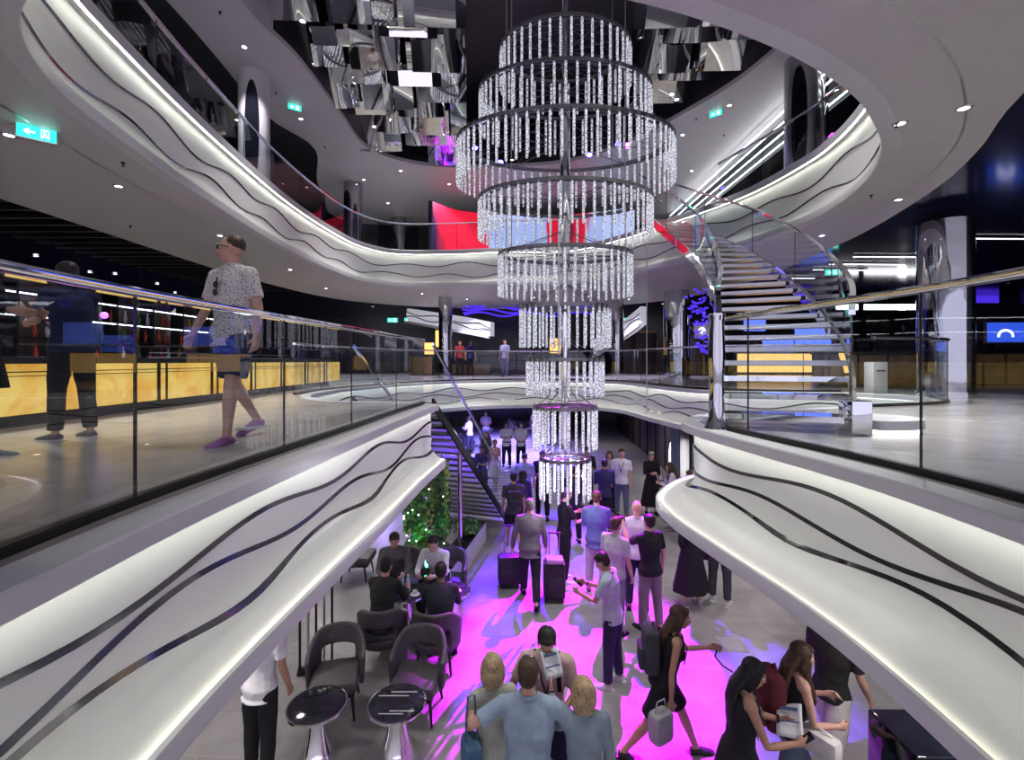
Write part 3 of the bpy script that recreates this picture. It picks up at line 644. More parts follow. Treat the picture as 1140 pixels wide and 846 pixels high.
def person(loc, face, h, label, top=None, tcol=(.5,.5,.5), bot='trousers', bcol=(.02,.02,.03), shoe=(.02,.02,.02), hair='short', hcol=(.03,.02,.015), skin=0,
           legs=((8,4,3),(-8,6,3)), arms=((5,8,15,0),(5,8,15,0)), lean=2, head=(5,0), fem=False, fat=1.0, vox=.014, tkind='cloth', extras=(), z0=0.0, seated=False, skirtlen=.42):
    """arms: (pitch, abduct, elbow bend, inward yaw) L,R ; legs: (pitch, knee, abduct) L,R ; degrees"""
    k = h/1.75; rad = math.radians
    rt = empty('person', (loc[0], loc[1], z0), rad(face), label=label, cat='person'); rt.scale = (k,k,k)
    # skeleton
    hipw = .085; lg = []
    for i, s in enumerate((-1,1)):
        p, b, a = [rad(x) for x in legs[i]]
        td = limb_dir(p, a, s); sd = limb_dir(p-b, a*.4, s); lg.append((td, sd))
    hz = max(-(.43*t.z+.41*s_.z) for t, s_ in lg)+.085
    hip = Vector((0,0,hz)); J = []
    for i, s in enumerate((-1,1)):
        H = hip+Vector((s*hipw,0,-.02)); K = H+lg[i][0]*.43; A_ = K+lg[i][1]*.41; J.append((H,K,A_))
    L_ = rad(lean); up = Vector((0,math.sin(L_),math.cos(L_))); fw = Vector((0,math.cos(L_),-math.sin(L_)))
    sh = .185 if not fem else .16; sp = lambda t, y=0: hip+up*t+fw*y
    AJ = []
    for i, s in enumerate((-1,1)):
        p, a, e, w = [rad(x) for x in arms[i]]
        S_ = sp(.50)+Vector((s*sh,0,0)); E_ = S_+limb_dir(p, a, s)*.29
        fd = limb_dir(p+e, a*.5, s); fd = Vector((fd.x*math.cos(w)-s*abs(fd.y)*math.sin(w)-s*.0, fd.y*math.cos(w), fd.z)).normalized(); W_ = E_+fd*.25; AJ.append((S_,E_,W_,fd))
    nk = sp(.60); hp, hy = rad(head[0]), rad(head[1])
    HR = Matrix.Rotation(hy, 3, 'Z') @ Matrix.Rotation(-hp, 3, 'X'); hc = nk+HR@Vector((0,.018,.115))
    hd = lambda v: hc+HR@Vector(v)
    X = Vector((1,0,0)); f = fat
    # body
    bm = bmesh.new()
    tors = [(-.06,.13,.095),(.02,.155*f,.11*f),(.12,.135*f,.098*f),(.22,.13*f if fem else .14*f,.095*f),(.34,.145 if fem else .165*f,.115*f),(.44,.155 if fem else .175,.108),(.50,.145 if fem else .165,.085),(.545,.09,.065)]
    if fem: tors[1] = (.02,.165*f,.115*f)
    tube(bm, [sp(t) for t,_,_ in tors], [(a,b) for _,a,b in tors], 16, ref=X)
    if fem:
        for s in (-1,1): ball(bm, sp(.36,.085)+X*s*.065, .058, 10)
    tube(bm, [sp(.50), sp(.56), hc+HR@Vector((0,-.02,-.06))], [.075,.056,.054], 12)
    tube(bm, [sp(.50)-X*(sh-.01), sp(.535), sp(.50)+X*(sh-.01)], [.058,.06,.058], 10)
    Rh = HR.to_4x4().to_3x3()
    ball(bm, hd((0,-.012,.035)), (.076,.096,.088), 16, rot=Rh); ball(bm, hd((0,.022,-.028)), (.058,.072,.078), 16, rot=Rh)
    ball(bm, hd((0,.055,-.082)), (.028,.025,.02), 10, rot=Rh)
    tube(bm, [hd((0,.088,.022)), hd((0,.104,-.004)), hd((0,.108,-.018)), hd((0,.092,-.026))], [.009,.012,.015,.012], 8)
    ball(bm, hd((0,.088,-.050)), (.024,.011,.010), 8, rot=Rh); ball(bm, hd((0,.078,.036)), (.05,.016,.012), 10, rot=Rh)
    for s in (-1,1): ball(bm, hd((s*.077,-.008,-.004)), (.010,.022,.032), 8, rot=Rh)
    for i, s in enumerate((-1,1)):
        S_, E_, W_, fd = AJ[i]; ft = 1 if not fem else .84
        tube(bm, [S_, S_.lerp(E_,.35), E_, E_.lerp(W_,.3), W_], [.052*ft,.046*ft,.037*ft,.038*ft,.026*ft], 12); ball(bm, S_, .054*ft, 10)
        # hand
        out = fd.cross(X*s); 
        if out.length < .1: out = Vector((0,0,1)).cross(fd)
        out.normalize(); palm = fd.cross(out).normalized()   # out = across the palm
        if palm.dot(-X*s) < 0: palm = -palm
        tube(bm, [W_, W_+fd*.045, W_+fd*.09], [(.026,.02),(.040,.016),(.038,.013)], 10, ref=out)
        thumbside = 1 if out.dot(Vector((0,1,.3))) > 0 else -1
        rr_ = max(.0085, vox*.75)
        for q_, (u, ln) in enumerate(((.030,.072),(.010,.080),(-.010,.075),(-.029,.060))):
            b0 = W_+fd*.085+out*u*thumbside; c_ = rad(22+6*q_); d1 = fd*math.cos(c_)+palm*math.sin(c_); d2_ = fd*math.cos(c_*2.4)+palm*math.sin(c_*2.4)
            tube(bm, [b0-fd*.02, b0+d1*ln*.5, b0+d1*ln*.5+d2_*ln*.5], [rr_*1.05,rr_,rr_*.85], 7)
        b0 = W_+fd*.03+out*.03*thumbside; d1 = (fd*.7+out*thumbside*.65+palm*.35).normalized(); tube(bm, [b0-d1*.01, b0+d1*.035, b0+d1*.035+(fd+palm*.5).normalized()*.028], [rr_*1.3,rr_*1.15,rr_*.9], 7)
        H, K, A_ = J[i]; fl = 1.06 if fem else 1
        tube(bm, [H, H.lerp(K,.4), K, K.lerp(A_,.28), K.lerp(A_,.7), A_], [.082*fl,.074*fl,.052,.054,.038,.034], 14); ball(bm, H, .088, 10)
        fdir = Vector((s*.12,1,0)).normalized(); pt = -.0 if legs[i][0]-legs[i][1] > -25 else -.35
        ff = Vector((fdir.x,fdir.y,pt)).normalized()
        tube(bm, [A_-fdir*.045+Vector((0,0,-.035)), A_+Vector((0,0,-.03)), A_+ff*.09+Vector((0,0,-.05)), A_+ff*.17+Vector((0,0,-.062))], [(.032,.038),(.036,.05),(.042,.03),(.036,.018)], 10, ref=X)
        AJ[i] += (palm, out*thumbside)
    body = rem(mk('body', bm, SKIN[skin], rt), vox, 2)
    # face details
    for s in (-1,1):
        bm = bmesh.new(); ball(bm, hd((s*.031,.0735,.015)), (.0145,.013,.010), 10, rot=Rh); e = mk('eye', bm, M['eyew'], rt)
        bm = bmesh.new(); ball(bm, hd((s*.031,.0835,.015)), (.0065,.005,.0065), 8, rot=Rh); mk('iris', bm, M['iris'], e)
    bm = bmesh.new(); ball(bm, hd((0,.0945,-.050)), (.022,.007,.0075), 8, rot=Rh); mk('lips', bm, M['lips'], rt)
    # bottoms
    def legcloth(frac, r0, r1, name, col, loose=1.0):
        bm = bmesh.new(); tube(bm, [sp(.08), sp(.02), sp(-.07)], [(.150*f,.108*f),(.163*f,.122*f),(.15,.115)], 16, ref=X)
        for i in range(2):
            H, K, A_ = J[i]; g = .016*loose
            if frac <= 1: pts = [H+Vector((0,0,.03)), H.lerp(K,.4*frac), H.lerp(K,frac)]; rr = [.098+g*.3,.09+g,.075+g*1.6]
            else: E2 = K.lerp(A_, frac-1); pts = [H+Vector((0,0,.03)), H.lerp(K,.45), K, K.lerp(E2,.4), E2]; rr = [.1,.086+g*.5,.062+g*.7,.063+g*.5,.052+g*.5]
            tube(bm, pts, rr, 14)
        rem(mk(name, bm, cloth(col), rt), vox, 3, .012)
    if bot == 'trousers': legcloth(1.93, 0, 0, 'trousers', bcol)
    elif bot == 'wide': legcloth(1.93, 0, 0, 'trousers', bcol, 2.2)
    elif bot == 'shorts': legcloth(.8, 0, 0, 'shorts', bcol, 1.5)
    elif bot in ('skirt', 'longskirt'):
        ln = skirtlen; bm = bmesh.new(); n_ = 28; mid = (J[0][1]+J[1][1])/2; rings = []
        for t, r_ in ((0,.14),(.12,.18),(.4,.21),(.75,.235),(1,.26)):
            c_ = hip+Vector((0,mid.y*t*.6,.10-t*(.10+ln))); w_ = 1 if ln < .5 else 1+.25*t
            rings.append([bm.verts.new(c_+Vector((math.cos(a)*r_*w_*f, math.sin(a)*r_*.85*w_*f, 0))*(1+.07*t*math.sin(a*7))) for a in [2*PI*j/n_ for j in range(n_)]])
        for a, b in zip(rings, rings[1:]):
            for j in range(n_): bm.faces.new((a[j], a[(j+1)%n_], b[(j+1)%n_], b[j]))
        o = mk('skirt', bm, cloth(bcol), rt); s_ = o.modifiers.new('s','SOLIDIFY'); s_.thickness = .012; s_ = o.modifiers.new('b','SUBSURF'); s_.levels = 1; s_.render_levels = 1
    # tops
    if top:
        ex = {'tee':.016,'polo':.016,'long':.016,'blazer':.028,'tank':.012,'vest':.018,'shirt':.020}[top]; low = {'blazer':-.12,'tank':.0,'vest':-.05,'shirt':-.10}.get(top, -.06)
        tt = [(t,a+ex,b+ex) for t,a,b in tors if t > low+.04]; tt = [(t,a+(.012 if t < .1 else 0),b+(.014 if t < .1 else 0)) for t,a,b in tt]; tt.insert(0, (low, tors[1][1]+ex+.016, tors[1][2]+ex+.018))
        bm = bmesh.new(); tube(bm, [sp(t) for t,_,_ in tt], [(a,b) for _,a,b in tt], 18, ref=X)
        if fem:
            for s in (-1,1): ball(bm, sp(.36,.088)+X*s*.065, .064, 10)
        if top not in ('tank','vest'):
            tube(bm, [sp(.49)-X*(sh), sp(.535), sp(.49)+X*(sh)], [.066,.078,.066], 12); tube(bm, [sp(.52), sp(.572)], [.075,.066], 14)
            for i in range(2):
                S_, E_, W_ = AJ[i][:3]
                if top in ('long','blazer'): tube(bm, [S_, S_.lerp(E_,.5), E_, E_.lerp(W_,.5), E_.lerp(W_,.93)], [.064,.056,.05,.045,.037], 12)
                else: tube(bm, [S_, S_.lerp(E_,.4), S_.lerp(E_,.72)], [.066,.062,.063], 12)
                ball(bm, S_, .066, 10)
        else:
            for s in (-1,1): tube(bm, [sp(.44,.02)+X*s*.09, sp(.53,.0)+X*s*.095, sp(.44,-.03)+X*s*.09], [.05,.036,.05] if top == 'vest' else [.035,.024,.035], 8)
        rem(mk({'blazer':'jacket','tank':'tank_top','vest':'sleeveless_top'}.get(top,'shirt'), bm, cloth(tcol, tkind), rt), vox, 3, .016)
        if top in ('polo','shirt','long') and tkind != 'dress':
            bm = bmesh.new(); n_ = 20; rings = []
            for r_, dz_ in ((.072,.0),(.070,.035),(.086,.012)):
                rings.append([bm.verts.new(sp(.563+dz_)+X*math.cos(a)*r_+fw*math.sin(a)*r_*.95) for a in [PI*.62+2*PI*.88*j/n_-.0 for j in range(n_+1)]])
            for a, b in zip(rings, rings[1:]):
                for j in range(n_): bm.faces.new((a[j], a[j+1], b[j+1], b[j]))
            o = mk('collar', bm, cloth(tcol), rt); s_ = o.modifiers.new('s','SOLIDIFY'); s_.thickness = .005
    # hair
    if hair != 'none':
        bm = bmesh.new(); hm = cloth(hcol, 'hair')
        if hair == 'cropped': ball(bm, hd((0,-.022,.050)), (.079,.094,.082), 16, rot=Rh)
        else:
            ball(bm, hd((0,-.026,.052)), (.087,.098,.086), 18, rot=Rh); ball(bm, hd((0,-.05,.0)), (.078,.065,.075), 14, rot=Rh); ball(bm, hd((0,.045,.088)), (.060,.035,.028), 10, rot=Rh)
        if hair in ('bob','long','wavy'):
            for s in (-1,1): tube(bm, [hd((s*.06,.01,.07)), hd((s*.083,-.01,0)), hd((s*.08,-.02,-.07)), hd((s*.066,-.03,-.12))], [.03,.032,.034,.022], 8)
            tube(bm, [hd((0,-.06,.05)), hd((0,-.075,-.03)), hd((0,-.07,-.13))], [(.075,.04),(.085,.045),(.075,.03)], 12, ref=X)
        if hair in ('long','wavy'):
            bk = -.105 if hair == 'long' else -.11
            tube(bm, [hd((0,-.06,.0)), sp(.60,bk+.02), sp(.48,bk-.01), sp(.34,bk-.0), sp(.24,bk+.0)], [(.08,.05),(.085,.045),(.095,.04),(.085,.034),(.045,.02)], 12, ref=X)
            if hair == 'wavy':
                for s in (-1,1): tube(bm, [hd((s*.07,.01,.0)), sp(.55,.05)+X*s*.09, sp(.42,.10)+X*s*.09, sp(.32,.11)+X*s*.085], [.035,.036,.036,.02], 8)
        if hair == 'bun': ball(bm, hd((0,-.115,.05)), .045, 10)
        if hair == 'pony': tube(bm, [hd((0,-.10,.05)), hd((0,-.15,.0)), hd((0,-.14,-.15))], [.028,.034,.015], 8)
        o = rem(mk('hair', bm, hm, rt), min(vox, .011), 2, .014)
    # shoes
    if shoe:
        for i, s in enumerate((-1,1)):
            A_ = J[i][2]; fdir = Vector((s*.12,1,0)).normalized(); pt = 0 if legs[i][0]-legs[i][1] > -25 else -.35; ff = Vector((fdir.x,fdir.y,pt)).normalized()
            bm = bmesh.new(); tube(bm, [A_-fdir*.06+Vector((0,0,-.045)), A_+Vector((0,0,-.035)), A_+ff*.09+Vector((0,0,-.05)), A_+ff*.18+Vector((0,0,-.062)), A_+ff*.205+Vector((0,0,-.066))], [(.035,.038),(.042,.052),(.049,.036),(.045,.024),(.025,.014)], 12, ref=X)
            o = rem(mk('shoe', bm, cloth(shoe,'shoe_upper'), rt), max(.009, vox*.8), 2)
            bm = bmesh.new(); pts = []
            z_ = A_.z-.082
            for yy, ww in ((-.095,.028),(-.05,.04),(.03,.042),(.10,.052),(.16,.050),(.205,.03)):
                pts.append((yy, ww))
            Ls = [(A_+ff*y_).xy+Vector((-fdir.y,fdir.x)).xy*w_ for y_, w_ in pts]+[(A_+ff*y_).xy-Vector((-fdir.y,fdir.x)).xy*w_ for y_, w_ in reversed(pts)]
            a = [bm.verts.new((v.x,v.y,z_)) for v in Ls]; b = [bm.verts.new((v.x,v.y,z_+.022)) for v in Ls]
            bm.faces.new(a); bm.faces.new(b)
            for j in range(len(a)): bm.faces.new((a[j], a[(j+1)%len(a)], b[(j+1)%len(a)], b[j]))
            mk('sole', bm, M['sole'] if sum(shoe) > .3 else M['dark'], o)
    rt2 = dict(rt=rt, k=k, sp=sp, AJ=AJ, J=J, hd=hd, X=X, fw=fw, HR=HR)
    for e in extras: e(rt2)
    bpy.context.view_layer.update
    return rt2
def wpt(P, v):  # local -> world
    rt = P['rt']; v = Vector(v)*P['k']; c, s = math.cos(rt.rotation_euler.z), math.sin(rt.rotation_euler.z)
    return Vector((rt.location.x+v.x*c-v.y*s, rt.location.y+v.x*s+v.y*c, rt.location.z+v.z))
def on_lobby(px, py, h): 
    Y = F*(CZ-h)/(py-HY); return ((px-HX)/F*Y, Y)
def lanyard(col=(.02,.02,.04), badge=True):
    def f(P):
        sp, X = P['sp'], P['X']; bm = bmesh.new()
        for s in (-1,1): tube(bm, [sp(.585,-.05)+X*s*.05, sp(.57,.04)+X*s*.075, sp(.42,.145)+X*s*.04, sp(.26,.135)], [(.009,.003)]*4, 6)
        mk('lanyard', bm, cloth(col), P['rt'])
        if badge: bm = bmesh.new(); box(bm, sp(.21,.135), (.065,.006,.09)); mk('badge', bm, M['kerb'], P['rt'])
    return f
def straps(col=(.01,.01,.012)):
    def f(P):
        sp, X = P['sp'], P['X']
        for s in (-1,1):
            bm = bmesh.new(); tube(bm, [sp(.30,.13)+X*s*.12, sp(.48,.12)+X*s*.11, sp(.585,.0)+X*s*.10, sp(.48,-.12)+X*s*.09, sp(.25,-.13)+X*s*.05], [(.02,.004)]*5, 6, ref=X); mk('strap', bm, cloth(col), P['rt'])
    return f
def belt(P):
    bm = bmesh.new(); sp = P['sp']; lathe(bm, [(.178,.0),(.183,.0),(.183,.04),(.178,.04)], n=28, caps=False)
    for v in bm.verts: v.co = sp(.05)+Vector((v.co.x, v.co.y*.78, v.co.z))
    mk('belt', bm, M['dark'], P['rt'])
def glasses(P):
    hd = P['hd']; bm = bmesh.new()
    for s in (-1,1):
        pts = [hd((s*.034+.024*math.cos(a), .094, .014+.018*math.sin(a))) for a in [2*PI*j/12 for j in range(13)]]; tube(bm, pts, .004, 5, caps=False)
        tube(bm, [hd((s*.058,.092,.018)), hd((s*.08,.02,.012)), hd((s*.082,-.01,.004))], .004, 5)
    tube(bm, [hd((-.01,.098,.016)), hd((.01,.098,.016))], .004, 5); mk('spectacles', bm, M['black'], P['rt'])
def hangglasses(P):
    sp = P['sp']; bm = bmesh.new(); ball(bm, sp(.40,.165)+P['X']*.0, (.026,.012,.03), 10); ball(bm, sp(.335,.165)+P['X']*.008, (.024,.012,.03), 10); tube(bm, [sp(.46,.15), sp(.32,.16)], .006, 6); mk('hanging_sunglasses', bm, M['black'], P['rt'])
def watch(i, col='dark'):
    def f(P):
        S_,E_,W_,fd = P['AJ'][i][:4]; bm = bmesh.new(); tube(bm, [W_-fd*.03, W_-fd*.008], .032, 14); mk('wrist_watch', bm, M[col], P['rt'])
    return f
def phone(P, i, label, w=.075, h_=.15):
    AJ = P['AJ'][i]; p = AJ[2]+AJ[3]*.11+AJ[4]*.03; p = wpt(P, p); bm = bmesh.new(); box(bm, (0,0,0), (w,h_,.009), bev=.002); o = mk('phone', bm, M['navyg'] if 'navyg' in M else M['dark'], label=label, cat='phone'); o.location = p; o.rotation_euler = (R_(35), 0, P['rt'].rotation_euler.z); return o
R_ = math.radians
def backpack(P, col, label, hgt=.42):
    c = wpt(P, P['sp'](.30,-.21)); rt = empty('backpack', c, P['rt'].rotation_euler.z, label=label, cat='backpack')
    bm = bmesh.new(); box(bm, (0,0,0), (.30,.17,hgt), bev=.06); o = mk('main_body', bm, cloth(col,'nylon'), rt)
    bm = bmesh.new(); box(bm, (0,-.10,-.07), (.22,.06,hgt*.5), bev=.025); mk('front_pocket', bm, cloth(col,'nylon'), rt)
    bm = bmesh.new(); tube(bm, [(-.05,.03,hgt/2),(0,.03,hgt/2+.05),(.05,.03,hgt/2)], .009, 6); mk('top_loop', bm, cloth(col,'nylon'), rt)
    return rt
def bag(p, rz, col, label, s=(.26,.12,.2), strap=None, name='handbag'):
    rt = empty(name, p, rz, label=label, cat='bag')
    bm = bmesh.new(); box(bm, (0,0,0), s, bev=min(s)*.3); o = mk('body', bm, cloth(col,'bag_fabric'), rt)
    bm = bmesh.new(); tube(bm, [(-s[0]*.35,0,s[2]*.45),(-s[0]*.2,0,s[2]*.5+(strap or .12)),(s[0]*.2,0,s[2]*.5+(strap or .12)),(s[0]*.35,0,s[2]*.45)], .008, 6); mk('handle', bm, cloth(col,'bag_fabric'), rt); return rt
def sheet(p, rot, s, label, lines=True):
    rt = empty('paper_sheet', p, label=label, cat='paper'); rt.rotation_euler = rot
    bm = bmesh.new(); vs = [[bm.verts.new(((i/6-.5)*s[0], (j/6-.5)*s[1], .012*math.sin(i*.9+j*.5))) for j in range(7)] for i in range(7)]
    for i in range(6):
        for j in range(6): bm.faces.new((vs[i][j], vs[i+1][j], vs[i+1][j+1], vs[i][j+1]))
    o = mk('page', bm, M['paper'], rt); s_ = o.modifiers.new('s','SOLIDIFY'); s_.thickness = .002
    if lines:
        bm = bmesh.new(); box(bm, (0,s[1]*.3,.016), (s[0]*.7,s[1]*.1,.003)); box(bm, (0,-.02,.016), (s[0]*.8,.012,.003)); mk('printed_block', bm, M['print'], rt, smooth=False)
    return rt
M['paper'] = pm('white_paper', (.75,.76,.78), .7, var=.02); M['print'] = pm('blue_print', (.08,.12,.25), .7)
W_T = (.62,.62,.66); BLK = (.012,.012,.015); NAVY = (.02,.025,.05); DKH = (.015,.011,.01); BRN = (.06,.035,.02); BLD = (.38,.27,.15); GRYH = (.12,.11,.10)
still = ((3,2,4),(-2,4,4)); relax = ((3,9,14,5),(3,9,14,5)); hold = ((18,8,82,35),(18,8,82,35)); wk = ((22,6,2),(-16,24,2)); hips_ = ((-12,22,62,55),(-12,22,62,55))
# --- foreground group at the bottom
g = on_lobby(556,738,1.66); person((g[0]-.05,g[1]+.05), 18, 1.66, 'blond person with shoulder bag, leftmost of the front group of four', 'tee', (.42,.42,.36), 'wide', (.5,.47,.40), (.4,.4,.4), 'bob', BLD, 0, still, ((3,9,20,5),(20,8,60,20)), 3, (6,-12), True, vox=.010)
gb = wpt(dict(rt=bpy.data.objects['person'], k=.95), (-.22,-.08,1.0)); bag(gb, R_(18), (.06,.13,.22), 'teal-blue shoulder bag at the left side of the blond person in front', (.14,.24,.3), .35, 'shoulder_bag')
g = on_lobby(588,738,1.80); P = person(g, -4, 1.80, 'broad dark-haired person in pale blue short-sleeved shirt, back to us, front centre', 'shirt', (.30,.38,.48), 'trousers', (.10,.10,.12), BLK, 'short', BRN, 0, still, ((-18,58,95,25),(12,48,30,0)), 2, (4,0), fat=1.12, vox=.010, extras=(watch(1),))
g = on_lobby(608,700,1.76); P = person((g[0]+.02,g[1]+.14), 172, 1.76, 'person in pale pink shirt with lanyard and spectacles, looking down towards us', 'tee', (.58,.40,.38), 'shorts', NAVY, (.2,.2,.2), 'short', DKH, 1, still, ((8,14,95,25),(-5,26,50,10)), 5, (28,4), vox=.010, extras=(lanyard(), straps(), glasses))
g = on_lobby(651,760,1.64); P = person(g, 6, 1.64, 'blond person in grey-blue top holding up a folded sheet, right of the front group', 'long', (.24,.30,.35), 'trousers', NAVY, (.4,.4,.4), 'bob', BLD, 0, still, ((50,10,95,8),(3,12,20,5)), 2, (6,4), True, vox=.010, extras=(watch(0),))
hnd = wpt(P, P['AJ'][0][2]+P['AJ'][0][3]*.12); sheet(hnd+Vector((.02,.02,.08)), (R_(62),R_(-8),R_(10)), (.16,.22), 'folded printed sheet held up by the blond person in grey-blue')
# walking woman
g = on_lobby(738,664,1.68); P = person(g, -98, 1.68, 'person in black sleeveless top and black shorts striding right with a backpack', 'vest', BLK, 'shorts', BLK, (.03,.03,.03), 'long', BRN, 1, ((30,8,2),(-24,14,2)), ((35,8,60,0),(-14,12,12,0)), 14, (10,0), True, vox=.009, extras=(straps(),))
backpack(P, (.05,.055,.06), 'dark grey backpack on the person striding right in black', .46)
h_ = wpt(P, P['AJ'][1][2]+P['AJ'][1][3]*.1); bag(h_+Vector((-.12,-.05,-.12)), R_(30), (.35,.35,.36), 'pale grey drawstring bag hanging beside the striding person', (.24,.16,.30), .1, 'drawstring_bag')
h_ = wpt(P, P['AJ'][0][2]+P['AJ'][0][3]*.1); sheet(h_+Vector((.16,.02,.02)), (R_(18),R_(10),R_(20)), (.30,.21), 'white sheet of paper held out by the striding person', False)
bm = bmesh.new(); tube(bm, [(0,0,0),(-.03,.0,-.1),(.05,0,-.2),(.16,0,-.27)], .009, 6); o = mk('hanging_strap', bm, M['dark'], label='thin black strap dangling from the hand of the striding person', cat='strap'); o.location = h_
# phone man
g = on_lobby(682,616,1.68); P = person(g, 62, 1.68, 'person in pale grey-blue polo looking down at a phone, beside the magenta pool', 'polo', (.42,.48,.54), 'trousers', NAVY, (.55,.55,.6), 'short', DKH, 1, still, ((25,6,72,18),(28,6,70,18)), 6, (34,0), vox=.010, extras=(lanyard(BLK, False), watch(1)))
phone(P, 1, 'dark phone held by the person in pale grey-blue polo')
# luggage man
g = on_lobby(590,553,1.80); P = person(g, -2, 1.80, 'person in grey blazer walking away between two black suitcases', 'blazer', (.13,.125,.13), 'trousers', BLK, BLK, 'short', GRYH, 0, wk, ((-4,16,14,0),(4,12,10,0)), 3, (0,0), fat=1.05, vox=.012)
g = on_lobby(572,524,1.74); P = person(g, 6, 1.74, 'person in dark tee and black shorts with thin rucksack straps, walking away near the stair', 'tee', (.05,.045,.06), 'shorts', BLK, (.3,.3,.3), 'short', DKH, 1, wk, relax, 2, (0,0), vox=.014); 
backpack(P, (.03,.03,.035), 'small dark rucksack on the person in dark tee near the stair', .36)
g = on_lobby(584,503,1.80); person(g, -8, 1.80, 'large person in violet-lit pale blue tee, back to us, behind the rucksack wearer', 'tee', (.30,.36,.55), 'trousers', (.06,.06,.08), BLK, 'cropped', DKH, 0, wk, relax, 2, (0,0), fat=1.15, vox=.016)
g = on_lobby(575,527,1.58); person((g[0]+.15,g[1]+.5), -5, 1.58, 'person with long dark hair and indigo top just behind the rucksack wearer', 'long', (.04,.03,.12), 'trousers', BLK, BLK, 'long', DKH, 1, wk, relax, 2, (0,0), True, vox=.016)
g = on_lobby(551,488,1.64); person(g, 170, 1.64, 'person in pink sleeveless top and white skirt walking beside the stair glass', 'tank', (.55,.28,.30), 'skirt', (.6,.55,.6), (.3,.2,.2), 'pony', BRN, 1, wk, relax, 2, (0,0), True, vox=.018)
g = on_lobby(542,480,1.66); person(g, 150, 1.66, 'person with long fair-brown hair behind the pink-topped walker', 'tee', (.06,.05,.06), 'skirt', BLK, BLK, 'long', (.14,.08,.035), 1, still, relax, 0, (5,0), True, vox=.018)
for px, py, lab, ar in ((564,470,'person in white uniform shirt with folded arms, left of the uniformed pair',hold),(580,470,'person in white uniform shirt with hands in front, right of the uniformed pair',((10,10,60,40),(10,10,60,40)))):
    g = on_lobby(px,py,1.76); person(g, 178, 1.76, lab, 'shirt', (.75,.75,.75), 'trousers', BLK, BLK, 'short', DKH, 1, still, ar, 0, (10,0), vox=.02, extras=(belt,))
g = on_lobby(541,458,1.74); person(g, 175, 1.74, 'distant person in white top and blue jeans, just under the far balcony', 'tee', (.5,.48,.6), 'trousers', (.05,.10,.30), BLK, 'short', DKH, 1, still, hold, 0, (10,0), vox=.024)
g = on_lobby(523,464,1.66); person(g, 60, 1.66, 'distant person in violet-lit white top behind the stair glass', 'long', (.45,.42,.7), 'trousers', NAVY, BLK, 'short', DKH, 1, still, hold, 3, (10,0), vox=.024)
g = on_lobby(596,456,1.7); person(g, 200, 1.7, 'far-off person in pale patterned top under the balcony, left of two', 'tee', (.5,.35,.4), 'trousers', (.4,.4,.5), BLK, 'short', BRN, 1, still, relax, 0, (0,0), vox=.026)
g = on_lobby(612,457,1.7); person(g, 90, 1.7, 'far-off person in blue by the lower chandelier tiers, right of two', 'tee', (.05,.05,.4), 'trousers', (.1,.1,.3), BLK, 'short', BRN, 1, still, relax, 0, (0,0), vox=.026)
for px, py, fc, lab, c in ((511,512,150,'person in deep blue seen through the stair glass, left of three',(.03,.02,.2)),(523,520,170,'person in deep blue seen through the stair glass, middle of three',(.05,.03,.25)),(537,505,160,'person in indigo holding a white card behind the stair glass',(.04,.03,.12))):
    person(((px-HX)/F*(13.3+.1*abs(px-511)/2.6),13.3+.1*abs(px-511)/2.6), fc, 1.62, lab, 'tee', c, 'trousers', BLK, BLK, 'short', DKH, 1, still, hold, 2, (10,0), vox=.02)
# middle crowd
g = on_lobby(628,544,1.74); P = person(g, -70, 1.74, 'person in black tee and trousers with white sneakers, under the chandelier tip', 'tee', BLK, 'trousers', BLK, (.7,.7,.75), 'short', (.04,.02,.06), 0, still, ((25,10,75,10),(25,10,75,10)), 2, (10,0), vox=.014)
phone(P, 1, 'phone held by the person in black under the chandelier tip')
g = on_lobby(604,502,1.78); person(g, 170, 1.78, 'person in black suit partly hidden behind the lowest chandelier tier', 'blazer', BLK, 'trousers', BLK, BLK, 'short', DKH, 1, still, hold, 0, (10,0), vox=.018)
g = on_lobby(645,530,1.75); person((g[0],g[1]+1.0), 10, 1.75, 'person in dark navy directly behind the lowest chandelier tier, back to us', 'blazer', NAVY, 'trousers', BLK, BLK, 'short', DKH, 1, still, relax, 0, (0,0), vox=.018)
g = on_lobby(664,548,1.80); person(g, -12, 1.80, 'person in blue-violet jacket and pale trousers, back to us', 'blazer', (.10,.12,.30), 'trousers', (.45,.42,.5), (.1,.1,.15), 'short', BRN, 0, still, hold, 3, (4,0), fat=1.05, vox=.013)
g = on_lobby(684,577,1.74); person(g, -48, 1.74, 'person in grey polo looking right, behind the phone user', 'polo', (.42,.42,.45), 'trousers', (.2,.2,.25), BLK, 'short', BRN, 0, still, relax, 2, (6,0), fat=1.05, vox=.013)
g = on_lobby(709,559,1.80); person(g, -15, 1.80, 'bald person in lilac-lit white shirt and navy trousers', 'long', (.55,.52,.62), 'trousers', NAVY, NAVY, 'none', DKH, 0, still, ((10,14,60,30),(10,14,60,30)), 2, (0,0), vox=.013)
g = on_lobby(724,574,1.76); P = person(g, 22, 1.76, 'person in black tee and grey trousers raising a small camera', 'tee', BLK, 'trousers', (.17,.155,.15), BLK, 'short', DKH, 0, still, ((60,6,85,10),(-3,12,14,0)), 2, (2,0), fat=1.08, vox=.013)
h_ = wpt(P, P['AJ'][0][2]+P['AJ'][0][3]*.12); bm = bmesh.new(); box(bm, (0,0,0), (.12,.05,.08), bev=.01); box(bm, (0,.04,0), (.05,.05,.05), bev=.01); o = mk('camera_body', bm, M['dark'], label='small black camera held by the person in black tee', cat='camera'); o.location = h_
